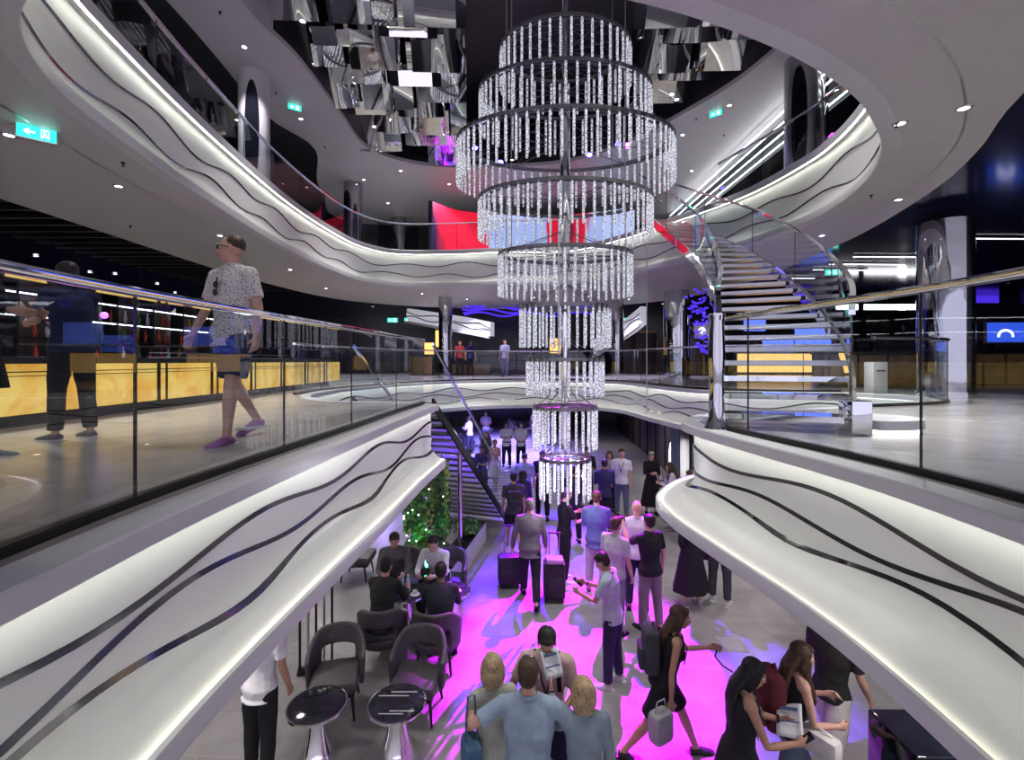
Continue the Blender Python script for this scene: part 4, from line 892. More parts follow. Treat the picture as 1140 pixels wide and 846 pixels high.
g = on_lobby(692,500,1.80); person(g, 160, 1.80, 'tall person in white tee with lanyard and blue-grey trousers', 'tee', (.78,.76,.8), 'trousers', (.13,.15,.22), BLK, 'short', BRN, 0, still, relax, 0, (2,20), fat=1.05, vox=.015, extras=(lanyard(),))
g = on_lobby(681,505,1.66); person((g[0],g[1]+.3), 190, 1.66, 'person in pale top with lanyard, just left of the tall person in white', 'tee', (.5,.42,.45), 'trousers', BLK, BLK, 'bob', (.10,.04,.02), 0, still, hold, 0, (5,-20), True, vox=.016, extras=(lanyard(),))
g = on_lobby(673,512,1.74); person(g, -10, 1.74, 'person in dark navy top, back to us, left of the tall person in white', 'long', (.03,.03,.09), 'trousers', BLK, BLK, 'short', (.03,.015,.03), 1, still, hold, 3, (8,0), vox=.015)
g = on_lobby(661,503,1.70); person((g[0]-.08,g[1]+.7), 185, 1.70, 'dark-haired person in black facing us behind the chandelier tip', 'long', (.04,.02,.025), 'trousers', BLK, BLK, 'short', DKH, 1, still, hold, 0, (8,0), vox=.016)
g = on_lobby(725,503,1.68); P = person(g, 178, 1.68, 'person in black jacket and long black skirt facing us, alone near the dark wall', 'long', (.015,.015,.02), 'longskirt', (.012,.012,.012), BLK, 'bun', (.3,.26,.2), 0, still, hold, 0, (14,0), True, vox=.015, skirtlen=.68)
bag(wpt(P, (-.27,0,.85)), 0, BLK, 'black handbag at the side of the person in black jacket and skirt', (.2,.1,.2), .3)
g = on_lobby(749,515,1.64); person(g, 78, 1.64, 'person in white jacket and long patterned grey skirt facing left', 'long', (.55,.52,.58), 'longskirt', (.25,.22,.27), (.4,.35,.4), 'wavy', BRN, 0, still, hold, 4, (12,0), True, vox=.015, skirtlen=.72)
g = on_lobby(772,524,1.66); person(g, 60, 1.66, 'person in purple dress with lanyard beside the right balcony edge', 'tee', (.16,.07,.30), 'longskirt', (.10,.05,.22), BLK, 'short', BRN, 0, still, hold, 3, (14,0), True, vox=.015, skirtlen=.5, extras=(lanyard((.3,.3,.4)),))
g = on_lobby(769,562,1.70); person(g, 25, 1.70, 'person in long black coat-dress half hidden by the right balcony edge', 'long', (.012,.012,.014), 'longskirt', (.012,.012,.014), (.35,.3,.35), 'short', (.12,.07,.04), 0, still, hips_, 2, (4,0), True, vox=.013, skirtlen=.66, fat=1.05)
g = (3.58,8.2); P = person(g, -30, 1.75, 'person in dark grey trousers and sneakers, upper body behind the right balcony edge', 'tee', (.05,.05,.06), 'trousers', (.05,.05,.06), (.5,.5,.5), 'short', BRN, 0, still, relax, 2, (0,0), vox=.014)
bag(wpt(P, (-.30,.05,.75)), R_(-30), (.05,.02,.04), 'dark wine-coloured handbag beside the dark grey trousers', (.22,.1,.17), .14)
# right foreground
g = on_lobby(822,733,1.68); P = person(g, -96, 1.68, 'black-haired person in black sleeveless outfit with white lanyard reading papers', 'vest', BLK, 'skirt', BLK, BLK, 'long', (.008,.007,.008), 1, still, ((22,8,68,18),(22,8,68,18)), 6, (22,0), True, vox=.009, extras=(lanyard((.6,.62,.65)), watch(0)), skirtlen=.5)
h_ = wpt(P, P['AJ'][0][2]+P['AJ'][0][3]*.12); sheet(h_+Vector((-.05,.0,.02)), (R_(30),R_(-18),R_(-40)), (.20,.28), 'printed leaflet in the hands of the black-haired person')
phone(P, 1, 'dark phone held above the leaflet by the black-haired person')
g = on_lobby(882,710,1.68); P = person(g, -94, 1.68, 'person in black tank top and blue jeans walking right with a maroon backpack', 'tank', BLK, 'wide', (.10,.14,.20), (.25,.15,.1), 'wavy', BRN, 0, wk, ((20,10,88,35),(10,10,70,20)), 4, (14,0), True, vox=.009)
backpack(P, (.10,.015,.025), 'maroon backpack on the person in black tank top and jeans', .50)
bag(wpt(P, P['sp'](.10,.10)+P['X']*.23), R_(-60), (.62,.60,.58), 'rolled white cloth bag held under the arm of the person in jeans', (.34,.14,.20), .02, 'cloth_bag')
g = (3.18,4.75); P = person(g, -60, 1.72, 'person in black top and white trousers, head hidden under the right balcony edge', 'tee', (.02,.02,.02), 'wide', (.55,.53,.52), (.25,.14,.08), 'short', BRN, 0, wk, ((15,12,60,20),(10,10,20,0)), 3, (0,0), vox=.010)
# bottom left under the balcony
P = person((-2.5,4.72), -15, 1.76, 'person in white shirt and black trousers, mostly hidden under the left balcony edge', 'shirt', (.7,.7,.72), 'trousers', BLK, (.5,.5,.5), 'short', DKH, 1, still, relax, 3, (0,0), vox=.011)
# seated four
sit = ((82,84,8),(82,84,8))
def seated(px, py, hh, fc, lab, *a, **k): 
    p = onz(px, py, hh); return person((p.x+.25*math.sin(R_(fc)),p.y-.25*math.cos(R_(fc))), fc, 1.76, lab, *a, legs=sit, **k)
seated(439,606,1.15,190,'seated person in grey blazer leaning over the left small table, facing us','blazer',(.10,.10,.105),'trousers',BLK,BLK,'short',DKH,1,arms=((30,12,60,25),(30,12,60,25)),lean=22,head=(18,0),vox=.012)
seated(484,606,1.15,168,'seated person in white shirt leaning over the right small table','long',(.68,.68,.72),'trousers',BLK,BLK,'short',DKH,0,arms=((35,10,62,30),(35,10,62,30)),lean=28,head=(20,0),vox=.012)
seated(433,628,1.25,-12,'seated person in black jacket, back to us, left chair','blazer',(.02,.02,.022),'trousers',(.35,.33,.32),BLK,'short',(.02,.015,.012),0,arms=((30,10,60,20),(30,10,60,20)),lean=14,head=(5,0),vox=.012)
seated(491,638,1.20,6,'seated person in navy jacket, back to us, right chair','blazer',(.02,.022,.032),'trousers',BLK,BLK,'short',DKH,2,arms=((30,10,60,20),(30,10,60,20)),lean=14,head=(10,0),vox=.012)
# middle deck
P = person((-2.52,4.3), 162, 1.86, 'person in white speckled shirt and denim shorts walking behind the glass', 'shirt', (.62,.59,.57), 'shorts', (.035,.055,.12), (.30,.12,.30), 'cropped', (.05,.03,.02), 0, ((16,10,3),(-16,20,3)), ((-4,14,16,0),(6,16,18,0)), 0, (-2,-55), vox=.008, tkind='print', z0=Z1, fat=1.08, extras=(glasses, hangglasses))
P = person((-4.12,4.46), 75, 1.64, 'person in dark navy polo and black trousers standing sideways before the amber bar', 'polo', (.015,.02,.06), 'trousers', (.015,.015,.017), (.10,.10,.11), 'short', DKH, 0, still, ((22,8,66,20),(22,8,66,20)), 3, (14,0), fat=1.1, vox=.011, z0=Z1)
phone(P, 1, 'phone held by the person in dark navy polo')
P = person((-3.98,3.46), -75, 1.72, 'person in black dress and grey shoes cut off by the left edge', 'long', (.01,.01,.012), 'longskirt', (.01,.01,.014), (.22,.23,.24), 'short', BRN, 1, still, ((20,8,60,20),(20,8,60,20)), 2, (5,0), True, vox=.011, z0=Z1, skirtlen=.40)
p = at(562,402,21.5); person((p.x,p.y), 150, 1.7, 'tiny distant person in lilac on the far middle deck behind the balustrade', 'tee', (.3,.3,.5), 'trousers', (.1,.1,.2), BLK, 'short', DKH, 1, still, relax, 0, (0,0), vox=.026, z0=Z1)
for px, lab, c in ((524,'distant person in dark blue left of the far balustrade centre',(.03,.03,.15)),(512,'distant person in red-brown far left on the far middle deck',(.25,.03,.03))):
    p = at(px,402,23); person((p.x,p.y), 190, 1.7, lab, 'tee', c, 'trousers', BLK, BLK, 'short', DKH, 1, still, relax, 0, (0,0), vox=.026, z0=Z1)
# ------------------------------------------------------------- far fascia stairs, far features of middle deck
def ramp_fascia(name, P, h, label):
    root = empty(name, P[0], label=label, cat='staircase side'); Q = [p-P[0] for p in P]
    bm = bmesh.new(); strip3(bm, Q, [(-.08,0),(-.02,h*.5),(-.08,h),(-.5,h),(-.5,0)]); mk('lit_panel', bm, M['farlit'], root)
    bm = bmesh.new(); strip3(bm, Q, [(-.1,-.12),(.08,-.12),(.08,0),(-.1,0)]); mk('bottom_lip', bm, M['kerb'], root)
    for k, f in enumerate((.35,.65)):
        bm = bmesh.new(); cols = []
        for i, p in enumerate(Q):
            t = Q[min(i+1,len(Q)-1)]-Q[max(0,i-1)]; n = Vector((t.y,-t.x,0)).normalized(); z = h*(f+.1*math.sin(i*.5+k*2))
            cols.append([bm.verts.new(p+n*(0.005)+Vector((0,0,z+s))) for s in (-.025,.025)])
        for a, b in zip(cols, cols[1:]): bm.faces.new((a[0],b[0],b[1],a[1]))
        mk('metal_inlay', bm, M['inlay'], root)
    return root
M['farlit'] = pm('backlit_white_panel', (.8,.8,.82), .4, emit=(.85,.85,1), es=.35, var=.02)
ramp_fascia('curved_stair_fascia', interp3([at(452,357,25.5),at(480,362,24),at(520,369,22.5),at(545,374,22)], 10), .66, 'white backlit stair side with wavy lines, far left behind the chandelier')
ramp_fascia('curved_stair_fascia', interp3([at(660,396,24),at(690,377,23),at(712,360,22)], 10), .8, 'white backlit stair side rising right of the chandelier on the far middle deck')
# blue louvred ceiling feature far centre
M['bluelit'] = pm('blue_lit_louvre', (.05,.03,.4), .25, .5, emit=(.08,.03,.8), es=1.0, var=.4, scale=1)
rt = empty('blue_ceiling_louvres', at(590,345,24), label='violet-blue lit wavy ceiling louvres behind the chandelier', cat='ceiling feature')
for k in range(7):
    bm = bmesh.new(); pts = [(-3.5+i*.35, k*.7-2, .12*math.sin(i*.8+k)-.1*k+.6) for i in range(21)]
    tube(bm, pts, (.05,.22), 8, ref=(0,0,1)); mk('louvre', bm, M['bluelit'], rt)
rt = empty('blue_crystal_cluster', at(778,345,12), label='cluster of small blue glass flakes hanging behind the spiral stair', cat='light sculpture')
bm = bmesh.new()
for k in range(90):
    t = random.random(); c = Vector((random.uniform(-.35,.25)*(1-t*.6)+.35*t*.6, random.uniform(-.3,.3), .5-1.6*t)); box(bm, c, (.09,.02,.05), rot=Matrix.Rotation(random.uniform(0,3), 3, 'Z')@Matrix.Rotation(random.uniform(-.8,.8), 3, 'X'))
mk('glass_flakes', bm, M['bluelit'], rt, kind='stuff', smooth=False)
# doors and panels on the far wall
for n_, (px, w, Y) in enumerate(((708,46,27),(762,40,24))):
    p = at(px, 402, Y); w_ = w/F*Y; rt = empty('door_%d' % (n_+1), (p.x, Y, Z1), kind='structure', label=('dark double door under two exit signs','dark doorway behind the mirrored column')[n_])
    for s in (-1,1):
        bm = bmesh.new(); box(bm, (s*w_*.25,0,1.15), (w_*.49,.08,2.3), bev=.01); mk('leaf', bm, M['darkwood'], rt)
        bm = bmesh.new(); tube(bm, [(s*.08,-.07,.9),(s*.08,-.07,1.4)], .02, 8); mk('door_handle', bm, M['chrome'], rt)
    bm = bmesh.new(); box(bm, (0,.02,2.4), (w_+.2,.1,.15)); box(bm, (-w_/2-.06,.02,1.2), (.1,.1,2.4)); box(bm, (w_/2+.06,.02,1.2), (.1,.1,2.4)); mk('door_frame', bm, M['wood'], rt)
p = at(781,368,13); rt = empty('wall_light_panel', p, label='square grey panel with a round bright lamp behind the spiral stair', cat='wall lamp')
bm = bmesh.new(); box(bm, (0,0,0), (.4,.05,.42), bev=.01); mk('plate', bm, M['soffit'], rt)
bm = bmesh.new(); ball(bm, (0,-.05,0), (.08,.03,.07)); mk('lamp', bm, M['line'], rt)
# right deck: wooden bar, lamps, screen
rt = empty('wooden_bar', at(1060,400,14)-Vector((0,0,1.0)), label='long wood-fronted bar across the right middle deck', cat='bar counter')
bm = bmesh.new(); box(bm, (-.3,0,.72), (7.2,.5,.85), bev=.02); mk('front_panel', bm, M['wood'], rt)
bm = bmesh.new(); box(bm, (-.3,-.05,1.18), (7.4,.7,.06), bev=.01); mk('countertop', bm, M['dark'], rt)
bm = bmesh.new(); box(bm, (-.3,.05,.14), (7.0,.4,.28)); mk('plinth', bm, M['dark'], rt)
for k in range(9):
    bm = bmesh.new(); box(bm, (-3.8+k*.85,-.27,.72), (.03,.05,.85)); mk('divider', bm, M['darkwood'], rt)
p = at(975,416,11.0); rt = empty('waste_bin', (p.x,p.y,Z1), label='white rectangular bin with slotted front beside the rippled column', cat='bin')
bm = bmesh.new(); box(bm, (0,0,.35), (.34,.3,.7), bev=.02); mk('body', bm, M['kerb'], rt)
bm = bmesh.new(); box(bm, (0,-.15,.5), (.2,.02,.03)); mk('slot', bm, M['dark'], rt)
p = at(1119,370,13.2); rt = empty('wall_screen', p, -.1, label='blue lit screen over the wooden bar at far right', cat='screen')
bm = bmesh.new(); box(bm, (0,.03,0), (1.0,.06,.62), bev=.01); mk('housing', bm, M['dark'], rt)
bm = bmesh.new(); box(bm, (0,-.005,0), (.92,.02,.54)); mk('display', bm, pm('blue_display', (.02,.05,.4), .3, emit=(.03,.10,.75), es=1.0, var=.3, scale=3), rt)
bm = bmesh.new()
for k in range(13):
    a = PI*k/12; box(bm, (.18*math.cos(a), -.02, -.1+.16*math.sin(a)), (.045,.01,.045))
mk('arch_symbol', bm, M['line'], rt)
for px, py, w, lab in ((995,289,1.2,'linear ceiling lamp nearest the spiral stair'),(965,297,1.2,'linear ceiling lamp further back'),(1096,269,1.7,'longest linear ceiling lamp over the right deck'),(935,303,.9,'short linear lamp behind the stair rail'),(880,312,.9,'linear lamp glimpsed between the stair treads')):
    p = onz(px, py, zs+.1); rt = empty('linear_ceiling_lamp', (p.x, min(p.y,30), zs+.19), .03, label=lab+', dark right ceiling', cat='ceiling lamp'); 
    bm = bmesh.new(); box(bm, (0,0,0), (w*2.0,.09,.03)); mk('housing', bm, M['dark'], rt, smooth=False)
    bm = bmesh.new(); box(bm, (0,0,-.018), (w*1.95,.05,.01)); mk('diffuser', bm, M['line'], rt, smooth=False)
for k, (px, w) in enumerate(((942,26),(984,48),(1012,28))):
    p = at(px, 342, 20); rt = empty('ceiling_light_box', p, label='bright horizontal light box in the dark room behind the stair, %s' % ('left','middle','right')[k], cat='light box')
    bm = bmesh.new(); box(bm, (0,0,0), (w/F*20,.1,.28), bev=.01); mk('housing', bm, M['dark'], rt)
    bm = bmesh.new(); box(bm, (0,-.055,0), (w/F*20-.06,.02,.22)); mk('lit_face', bm, M['line'], rt, smooth=False)
# violet/amber glows of shops and machines far away
M['amberlit'] = pm('amber_shop_light', (.5,.25,.05), .4, emit=(1,.55,.15), es=1.6, var=.5, scale=4)
M['bluescr'] = pm('blue_game_screen', (.1,.15,.6), .4, emit=(.12,.2,1), es=1.5, var=.6, scale=3)
k = 0
for px, py, Y, w, h, mt, lab in ((478,388,25,.5,.6,'amberlit','amber lit shop niche near the slim mirrored column'),(489,377,26,.4,.9,'amberlit','tall amber shop niche beside the mirrored column'),(470,400,24,1.0,.9,'wood','wooden cabinet at the far left corner of the deck'),
      (866,385,20,1.3,.8,'bluescr','pale blue shop window seen between the stair treads'),(905,372,21,1.6,.9,'bluescr','wide blue shop window behind the stair rail'),(840,360,22,1.0,.7,'bluescr','small blue shop window behind the upper treads'),(862,404,18,2.8,.7,'amberlit','amber lit counter seen between the lower treads'),
      (618,385,26,.6,.8,'amberlit','amber glow behind the lower chandelier tiers'),(520,392,25,2.4,.5,'wood','low wooden counter behind the far balustrade'),(1085,330,22,2.2,.6,'bluelit','violet wall display at far right')):
    p = at(px, py, Y)
    if mt == 'wood': p.z = Z1+h/2+.05
    rt = empty('shop_window' if mt != 'wood' else 'display_cabinet', p, label=lab, cat='shop window' if mt != 'wood' else 'cabinet')
    bm = bmesh.new(); box(bm, (0,.1,0), (w+.1,.2,h+.1), bev=.01); mk('surround', bm, M['dark'], rt)
    bm = bmesh.new(); box(bm, (0,-.01,0), (w,.04,h)); mk('glowing_pane' if mt != 'wood' else 'cabinet_front', bm, M[mt], rt, smooth=False)
for k, px in enumerate((98,116)):
    p = at(px, 351, 8.5); bm = bmesh.new(); ball(bm, (0,0,0), (.06,.06,.06), 16); o = mk('wall_spotlight', bm, pm('violet_lens_%d'%k, (.3,.1,1), .3, emit=(.25,.06,1), es=6), label='small round violet lamp above the amber bar, %s of a pair' % ('left','right')[k], cat='lamp'); o.location = p
# ------------------------------------------------------------- lobby
bm = bmesh.new(); a = Vector((5.3,8.5)); b_ = Vector((6.35,29)); d = (b_-a); L_ = d.length; rz = math.atan2(d.y, d.x)
box(bm, (0,0,0), (L_,.15,2.35)); o = mk('wall_lobby_right', bm, M['darkwood'], smooth=False, kind='structure', label='dark panelled wall on the right of the lobby'); o.location = ((a.x+b_.x)/2+.1,(a.y+b_.y)/2,1.18); o.rotation_euler = (0,0,rz)
for k in range(14):
    t = (k+.5)/14; bm = bmesh.new(); box(bm, (0,0,0), (.05,.04,2.2)); o = mk('trim_%d' % (k+3), bm, M['dark'], smooth=False, kind='structure', label='dark joint of the wall panelling'); o.location = (a.x+d.x*t+.0, a.y+d.y*t, 1.12); o.rotation_euler = (0,0,rz)
def onwall(px):  # intersection with lobby wall line
    k = (px-HX)/F; Y = (a.x-a.y*d.x/d.y)/(k-d.x/d.y); return Vector((k*Y, Y, 0))
p = Vector((5.6,16.2,0)); rt = empty('illuminated_arch', (p.x,p.y,0), rz, label='glowing white arched panel on the dark lobby wall at right', cat='light panel')
bm = bmesh.new(); vs = [bm.verts.new((.55*math.cos(t), .06, .75+.75*math.sin(t))) for t in [PI*2*i/24 for i in range(24)]]; f = bm.faces.new(vs); g = bmesh.ops.extrude_face_region(bm, geom=[f]); bmesh.ops.translate(bm, vec=(0,.05,0), verts=[v for v in g['geom'] if isinstance(v, bmesh.types.BMVert)])
mk('lit_face', bm, M['line'], rt)
bm = bmesh.new(); pts = [(.58*math.cos(t), .08, .75+.78*math.sin(t)) for t in [PI*2*i/24 for i in range(25)]]; tube(bm, pts, .03, 6); mk('frame', bm, M['dark'], rt)
bm = bmesh.new(); box(bm, (0,.0,1.05), (.06,.75,2.0), bev=.01); rt = mk('partition_panel', bm, pm('teal_panel', (.10,.16,.18), .4), label='grey-teal upright panel beside the person in black jacket', cat='panel'); rt.location = (5.35,15.6,.0)
# floor artwork zone far left: patterned marble carpet
m = bpy.data.materials.new('blue_white_patterned_floor'); m.use_nodes = True; nt = m.node_tree; b = nt.nodes['Principled BSDF']
tc = nt.nodes.new('ShaderNodeTexCoord'); wv = nt.nodes.new('ShaderNodeTexWave'); wv.inputs['Scale'].default_value = .9; wv.inputs['Distortion'].default_value = 9; wv.inputs['Detail'].default_value = 2
wv.bands_direction = 'Y'; r = nt.nodes.new('ShaderNodeValToRGB'); r.color_ramp.elements[0].position = .35; r.color_ramp.elements[0].color = (.10,.10,.17,1); r.color_ramp.elements[1].position = .75; r.color_ramp.elements[1].color = (.42,.42,.5,1)
nt.links.new(tc.outputs['Object'], wv.inputs[0]); nt.links.new(wv.outputs['Fac'], r.inputs[0]); nt.links.new(r.outputs[0], b.inputs['Base Color']); b.inputs['Roughness'].default_value = .3
bm = bmesh.new(); slab(bm, [(-9,13.4),(1.0,13.9),(2.1,17),(2.8,31),(-9,31)], [], .001, .012); mk('floor_pattern', bm, m, smooth=False, kind='structure', label='blue and white patterned floor beyond the stair')
# ---- chairs
def tub_chair(name='lounge_chair'):
    rt = empty(name, (0,0,0))
    # seat faces -Y ; back at +Y
    bm = bmesh.new(); W = .30
    ang = [math.radians(x) for x in range(-105,106,7)]; rows = 9; grid = []
    for t in ang:
        c = abs(t)/math.radians(105); top = .86-.22*ss(.35,1,c); col = []
        for j in range(rows+1):
            u = j/rows; z = .30+(top-.30)*u; R = W*(1+.06*u); y = R*.95*math.cos(t)+.05*u*math.cos(t); x = R*math.sin(t); col.append(bm.verts.new((x, y, z)))
        grid.append(col)
    for i in range(len(ang)-1):
        for j in range(rows):
            am = math.degrees((ang[i]+ang[i+1])/2)
            if abs(am) < 42 and 2 <= j <= 4: continue
            bm.faces.new((grid[i][j], grid[i+1][j], grid[i+1][j+1], grid[i][j+1]))
    o = mk('backrest', bm, M['leather'], rt); s = o.modifiers.new('s','SOLIDIFY'); s.thickness = .055; s.offset = 0
    s = o.modifiers.new('b','SUBSURF'); s.levels = 1; s.render_levels = 1
    bm = bmesh.new(); box(bm, (0,-.03,.40), (.54,.54,.15), bev=.05); o = mk('seat', bm, M['leather'], rt)
    bm = bmesh.new(); box(bm, (0,-.02,.31), (.48,.48,.06), bev=.01); o = mk('seat_frame', bm, M['dark'], rt)
    for sx in (-1,1):
        for sy in (-1,1):
            bm = bmesh.new(); tube(bm, [(sx*.20,sy*.19,.30),(sx*.235,sy*.24,0)], [.022,.014], 8); mk('leg', bm, M['dark'], rt)
    return rt
c0_ = tub_chair(); cu = False
def chair(px, py, z, rz, label, grp=None):
    global cu
    p = onz(px, py, z); p.z = 0
    if not cu: cu = True; c0_.location = p; c0_.rotation_euler = (0,0,rz); tag(c0_, label=label, cat='chair'); return c0_
    return dup(c0_, p, rz, label=label, cat='chair')
R = math.radians
def chair_at(x, y, rz, label): return dup(c0_, (x,y,0), rz, label=label, cat='chair')
chair(374,750,.42,R(12),'dark grey open-back lounge chair at the front left, behind the left round table')
chair(465,752,.42,R(-6),'dark grey open-back lounge chair in front behind the right round table')
chair_at(-1.79,6.60,R(184),'dark grey lounge chair seen from behind, under the person in black jacket')
chair_at(-1.03,6.52,R(178),'dark grey lounge chair seen from behind, under the person in navy jacket')
chair_at(-1.85,8.16,R(8),'dark grey lounge chair under the person in grey blazer')
chair_at(-1.10,8.13,R(-8),'dark grey lounge chair under the person in white shirt')
chair(398,618,.42,R(90),'dark lounge chair mostly hidden under the left balcony edge')
# ---- round tables
M['blackmarble'] = pm('black_marble_top', (.02,.02,.028), .06, var=.5, scale=5)
def round_table():
    rt = empty('round_table', (0,0,0))
    bm = bmesh.new(); lathe(bm, [(.27,.555),(.29,.56),(.29,.575),(.27,.58)], n=48); mk('tabletop', bm, M['blackmarble'], rt)
    bm = bmesh.new(); lathe(bm, [(.286,.553),(.30,.556),(.30,.58),(.286,.583),(.286,.553)], n=48, caps=False); mk('rim', bm, M['chrome'], rt)
    bm = bmesh.new(); lathe(bm, [(.20,0),(.20,.015),(.15,.12),(.105,.30),(.085,.45),(.09,.555)], n=40); mk('pedestal', bm, M['mirror'], rt)
    return rt
t0 = round_table(); t0.location = onz(353,784,.58); t0.location.z = 0; tag(t0, label='round black-topped chrome pedestal table, leftmost at the front, plain top', cat='table')
t1 = dup(t0, onz(442,782,.58)*1, label='round black-topped chrome pedestal table with white veins, right of the front two', cat='table'); t1.location.z = 0
for ch_ in t1.children:
    if ch_.name.startswith('tabletop'):
        bm = bmesh.new()
        for y_, a_, b2 in ((-.16,-.15,.1),(-.12,-.05,.2),(.1,-.22,.1),(.16,-.1,.18)): box(bm, (0.5*(a_+b2), y_, .5805), (b2-a_, .010, .002))
        mk('stone_veins', bm, M['kerb'], t1, smooth=False, label='white straight veins')
t2 = dup(t0, onz(452,660,.58), label='small round table between the left two seated people', cat='table'); t2.location.z = 0
t3 = dup(t0, onz(503,657,.58), label='small round table between the right two seated people', cat='table'); t3.location.z = 0
def bottle(p, label, cat='bottle'):
    rt = empty('water_bottle', p, label=label, cat=cat)
    bm = bmesh.new(); lathe(bm, [(.033,0),(.035,.02),(.035,.17),(.014,.22),(.014,.235)], n=14); mk('body', bm, M['bottleblue'], rt)
    bm = bmesh.new(); lathe(bm, [(.016,.235),(.016,.255)], n=12); mk('cap', bm, M['kerb'], rt)
M['bottleblue'] = pm('pale_blue_plastic', (.35,.5,.62), .2)
bottle(t2.location+Vector((.02,.05,.585)), 'pale blue water bottle on the left small table')
bottle(t2.location+Vector((-.09,.12,.585)), 'clear bottle behind the pale blue one on the left small table')
def cup(p, label):
    rt = empty('coffee_cup', p, label=label, cat='cup')
    bm = bmesh.new(); lathe(bm, [(.07,0),(.075,.008),(.03,.01)], n=20); mk('saucer', bm, M['kerb'], rt)
    bm = bmesh.new(); lathe(bm, [(.022,.01),(.038,.06),(.035,.06),(.02,.016)], n=16); mk('bowl', bm, M['kerb'], rt)
cup(t2.location+Vector((.15,-.06,.585)), 'white coffee cup on the left small table'); cup(t3.location+Vector((.08,-.04,.585)), 'white coffee cup on the right small table nearest its edge'); cup(t3.location+Vector((-.06,.12,.585)), 'white coffee cup on the right small table beside the white shirt')
# slatted metal screen behind left chair
p = onz(352,722,.3); rt = empty('slatted_screen', (p.x,p.y,0), .3, label='dark metal slatted screen behind the front left lounge chair', cat='screen')
for k in range(5):
    bm = bmesh.new(); box(bm, (-.2+k*.1,0,.62), (.03,.05,1.2), bev=.004); mk('slat', bm, M['steel' if k%2 else 'dark'], rt)
bm = bmesh.new(); box(bm, (0,0,1.23), (.46,.06,.04)); mk('top_rail', bm, M['dark'], rt)
bm = bmesh.new(); box(bm, (0,0,.03), (.46,.12,.06)); mk('foot', bm, M['dark'], rt)
# planter bench
rt = empty('planter_bench', (0,0,0), label='long white stone planter bench along the walkway below the stair', cat='planter')
pa = onz(519,612,.42); pb = onz(540,583,.42); d2 = (pb-pa).normalized(); n2 = Vector((-d2.y,d2.x,0)); rt.location = (pa.x,pa.y,0)
q = [Vector((0,0,0))-d2*.9, (pb-pa)+d2*.1, (pb-pa)+d2*.1+n2*.36, n2*.36-d2*.9]
bm = bmesh.new(); slab(bm, [(v.x,v.y) for v in q], [], 0, .42); mk('bench_body', bm, M['stone'], rt, smooth=False)
bm = bmesh.new(); slab(bm, [((v.x*.98),(v.y*.98)) for v in q], [], .42, .45); mk('soil', bm, M['dark'], rt, smooth=False)
gl = [pm('leaf_green', (.07,.26,.04), .5, var=.5), pm('leaf_dark', (.02,.07,.02), .5, var=.5), pm('leaf_yellow_green', (.22,.34,.05), .5, var=.4)]
def leaf(bm, p, n, s):
    n = n.normalized(); x = n.orthogonal().normalized(); a_ = random.uniform(0,6.28); q_ = Matrix.Rotation(a_, 3, n); x = q_@x; y = n.cross(x)
    pts = [(-.5,0,0),(-.2,.28,.06),(.2,.25,.06),(.55,0,0),(.2,-.25,.06),(-.2,-.28,.06)]
    bm.faces.new([bm.verts.new(p+x*u*s+y*v*s+n*w*s) for u, v, w in pts])
def vines(p, R_, z0, z1, n, label):
    rt = empty('hanging_vines', p, label=label, cat='plant')
    for gi in range(3):
        bm = bmesh.new()
        for k in range(n):
            a_ = random.uniform(0,6.28); r_ = R_*random.uniform(.5,1); zt = random.uniform(.55,1)*(z1-z0)+z0; cx, cy = r_*math.cos(a_), r_*math.sin(a_)
            for j in range(26):
                z = zt-(zt-z0)*random.random()*random.uniform(.6,1)
                leaf(bm, Vector((cx+random.uniform(-.05,.05), cy+random.uniform(-.05,.05), z)), Vector((random.uniform(-1,1),-1,random.uniform(-.3,1))), random.uniform(.07,.15))
        mk('foliage', bm, gl[gi], rt, smooth=False, fix=False)
    bm = bmesh.new()
    for k in range(8): a_ = k*.8; tube(bm, [(R_*.6*math.cos(a_),R_*.6*math.sin(a_),z0),(R_*.7*math.cos(a_+.2),R_*.7*math.sin(a_+.2),z1)], .012, 5)
    mk('stems', bm, M['wood'], rt)
    bm = bmesh.new()
    for k in range(14): a_ = random.uniform(3.4,6); ball(bm, (R_*1.1*math.cos(a_),R_*1.1*math.sin(a_),random.uniform(z0,z1)), .014, 6)
    mk('string_lights', bm, M['line'], rt)
pv = onz(482,612,.35); pv.x -= .12; vines((pv.x,pv.y,0), .42, .5, 2.3, 20, 'tall green column of hanging leaves with tiny lights behind the seated people')
def shrub(p, r, label, n=260):
    rt = empty('leafy_shrub', p, label=label, cat='plant')
    for gi in range(2):
        bm = bmesh.new()
        for k in range(n):
            v = Vector((random.gauss(0,1),random.gauss(0,1),random.gauss(0,1))).normalized()*r*random.uniform(.5,1); v.z = abs(v.z)*.9+.05
            leaf(bm, v, v, random.uniform(.05,.1))
        mk('foliage', bm, gl[gi], rt, smooth=False, fix=False)
    bm = bmesh.new()
    for k in range(5): tube(bm, [(0,0,0),(r*.4*math.cos(k*1.3),r*.4*math.sin(k*1.3),r*.7)], .01, 5)
    mk('stems', bm, M['wood'], rt)
bm = bmesh.new(); lathe(bm, [(.38,0),(.45,.08),(.47,.40),(.42,.42),(.42,.36)], n=32); rt = mk('round_planter', bm, M['darkwood'], label='dark round planter under the hanging leaves', cat='planter'); rt.location = (pv.x,pv.y,0)
for k, (dx, dy, r_) in enumerate(((-.18,-.12,.3),(.2,-.15,.26),(.05,.15,.25))): shrub((pv.x+dx,pv.y+dy,.37), r_, 'low dense shrub in the round planter, %s' % ('left side','right side','back side')[k])
pm_ = pa.lerp(pb,.55)+n2*.22; shrub((pm_.x,pm_.y,.45), .32, 'small shrub with lights in the white planter bench')
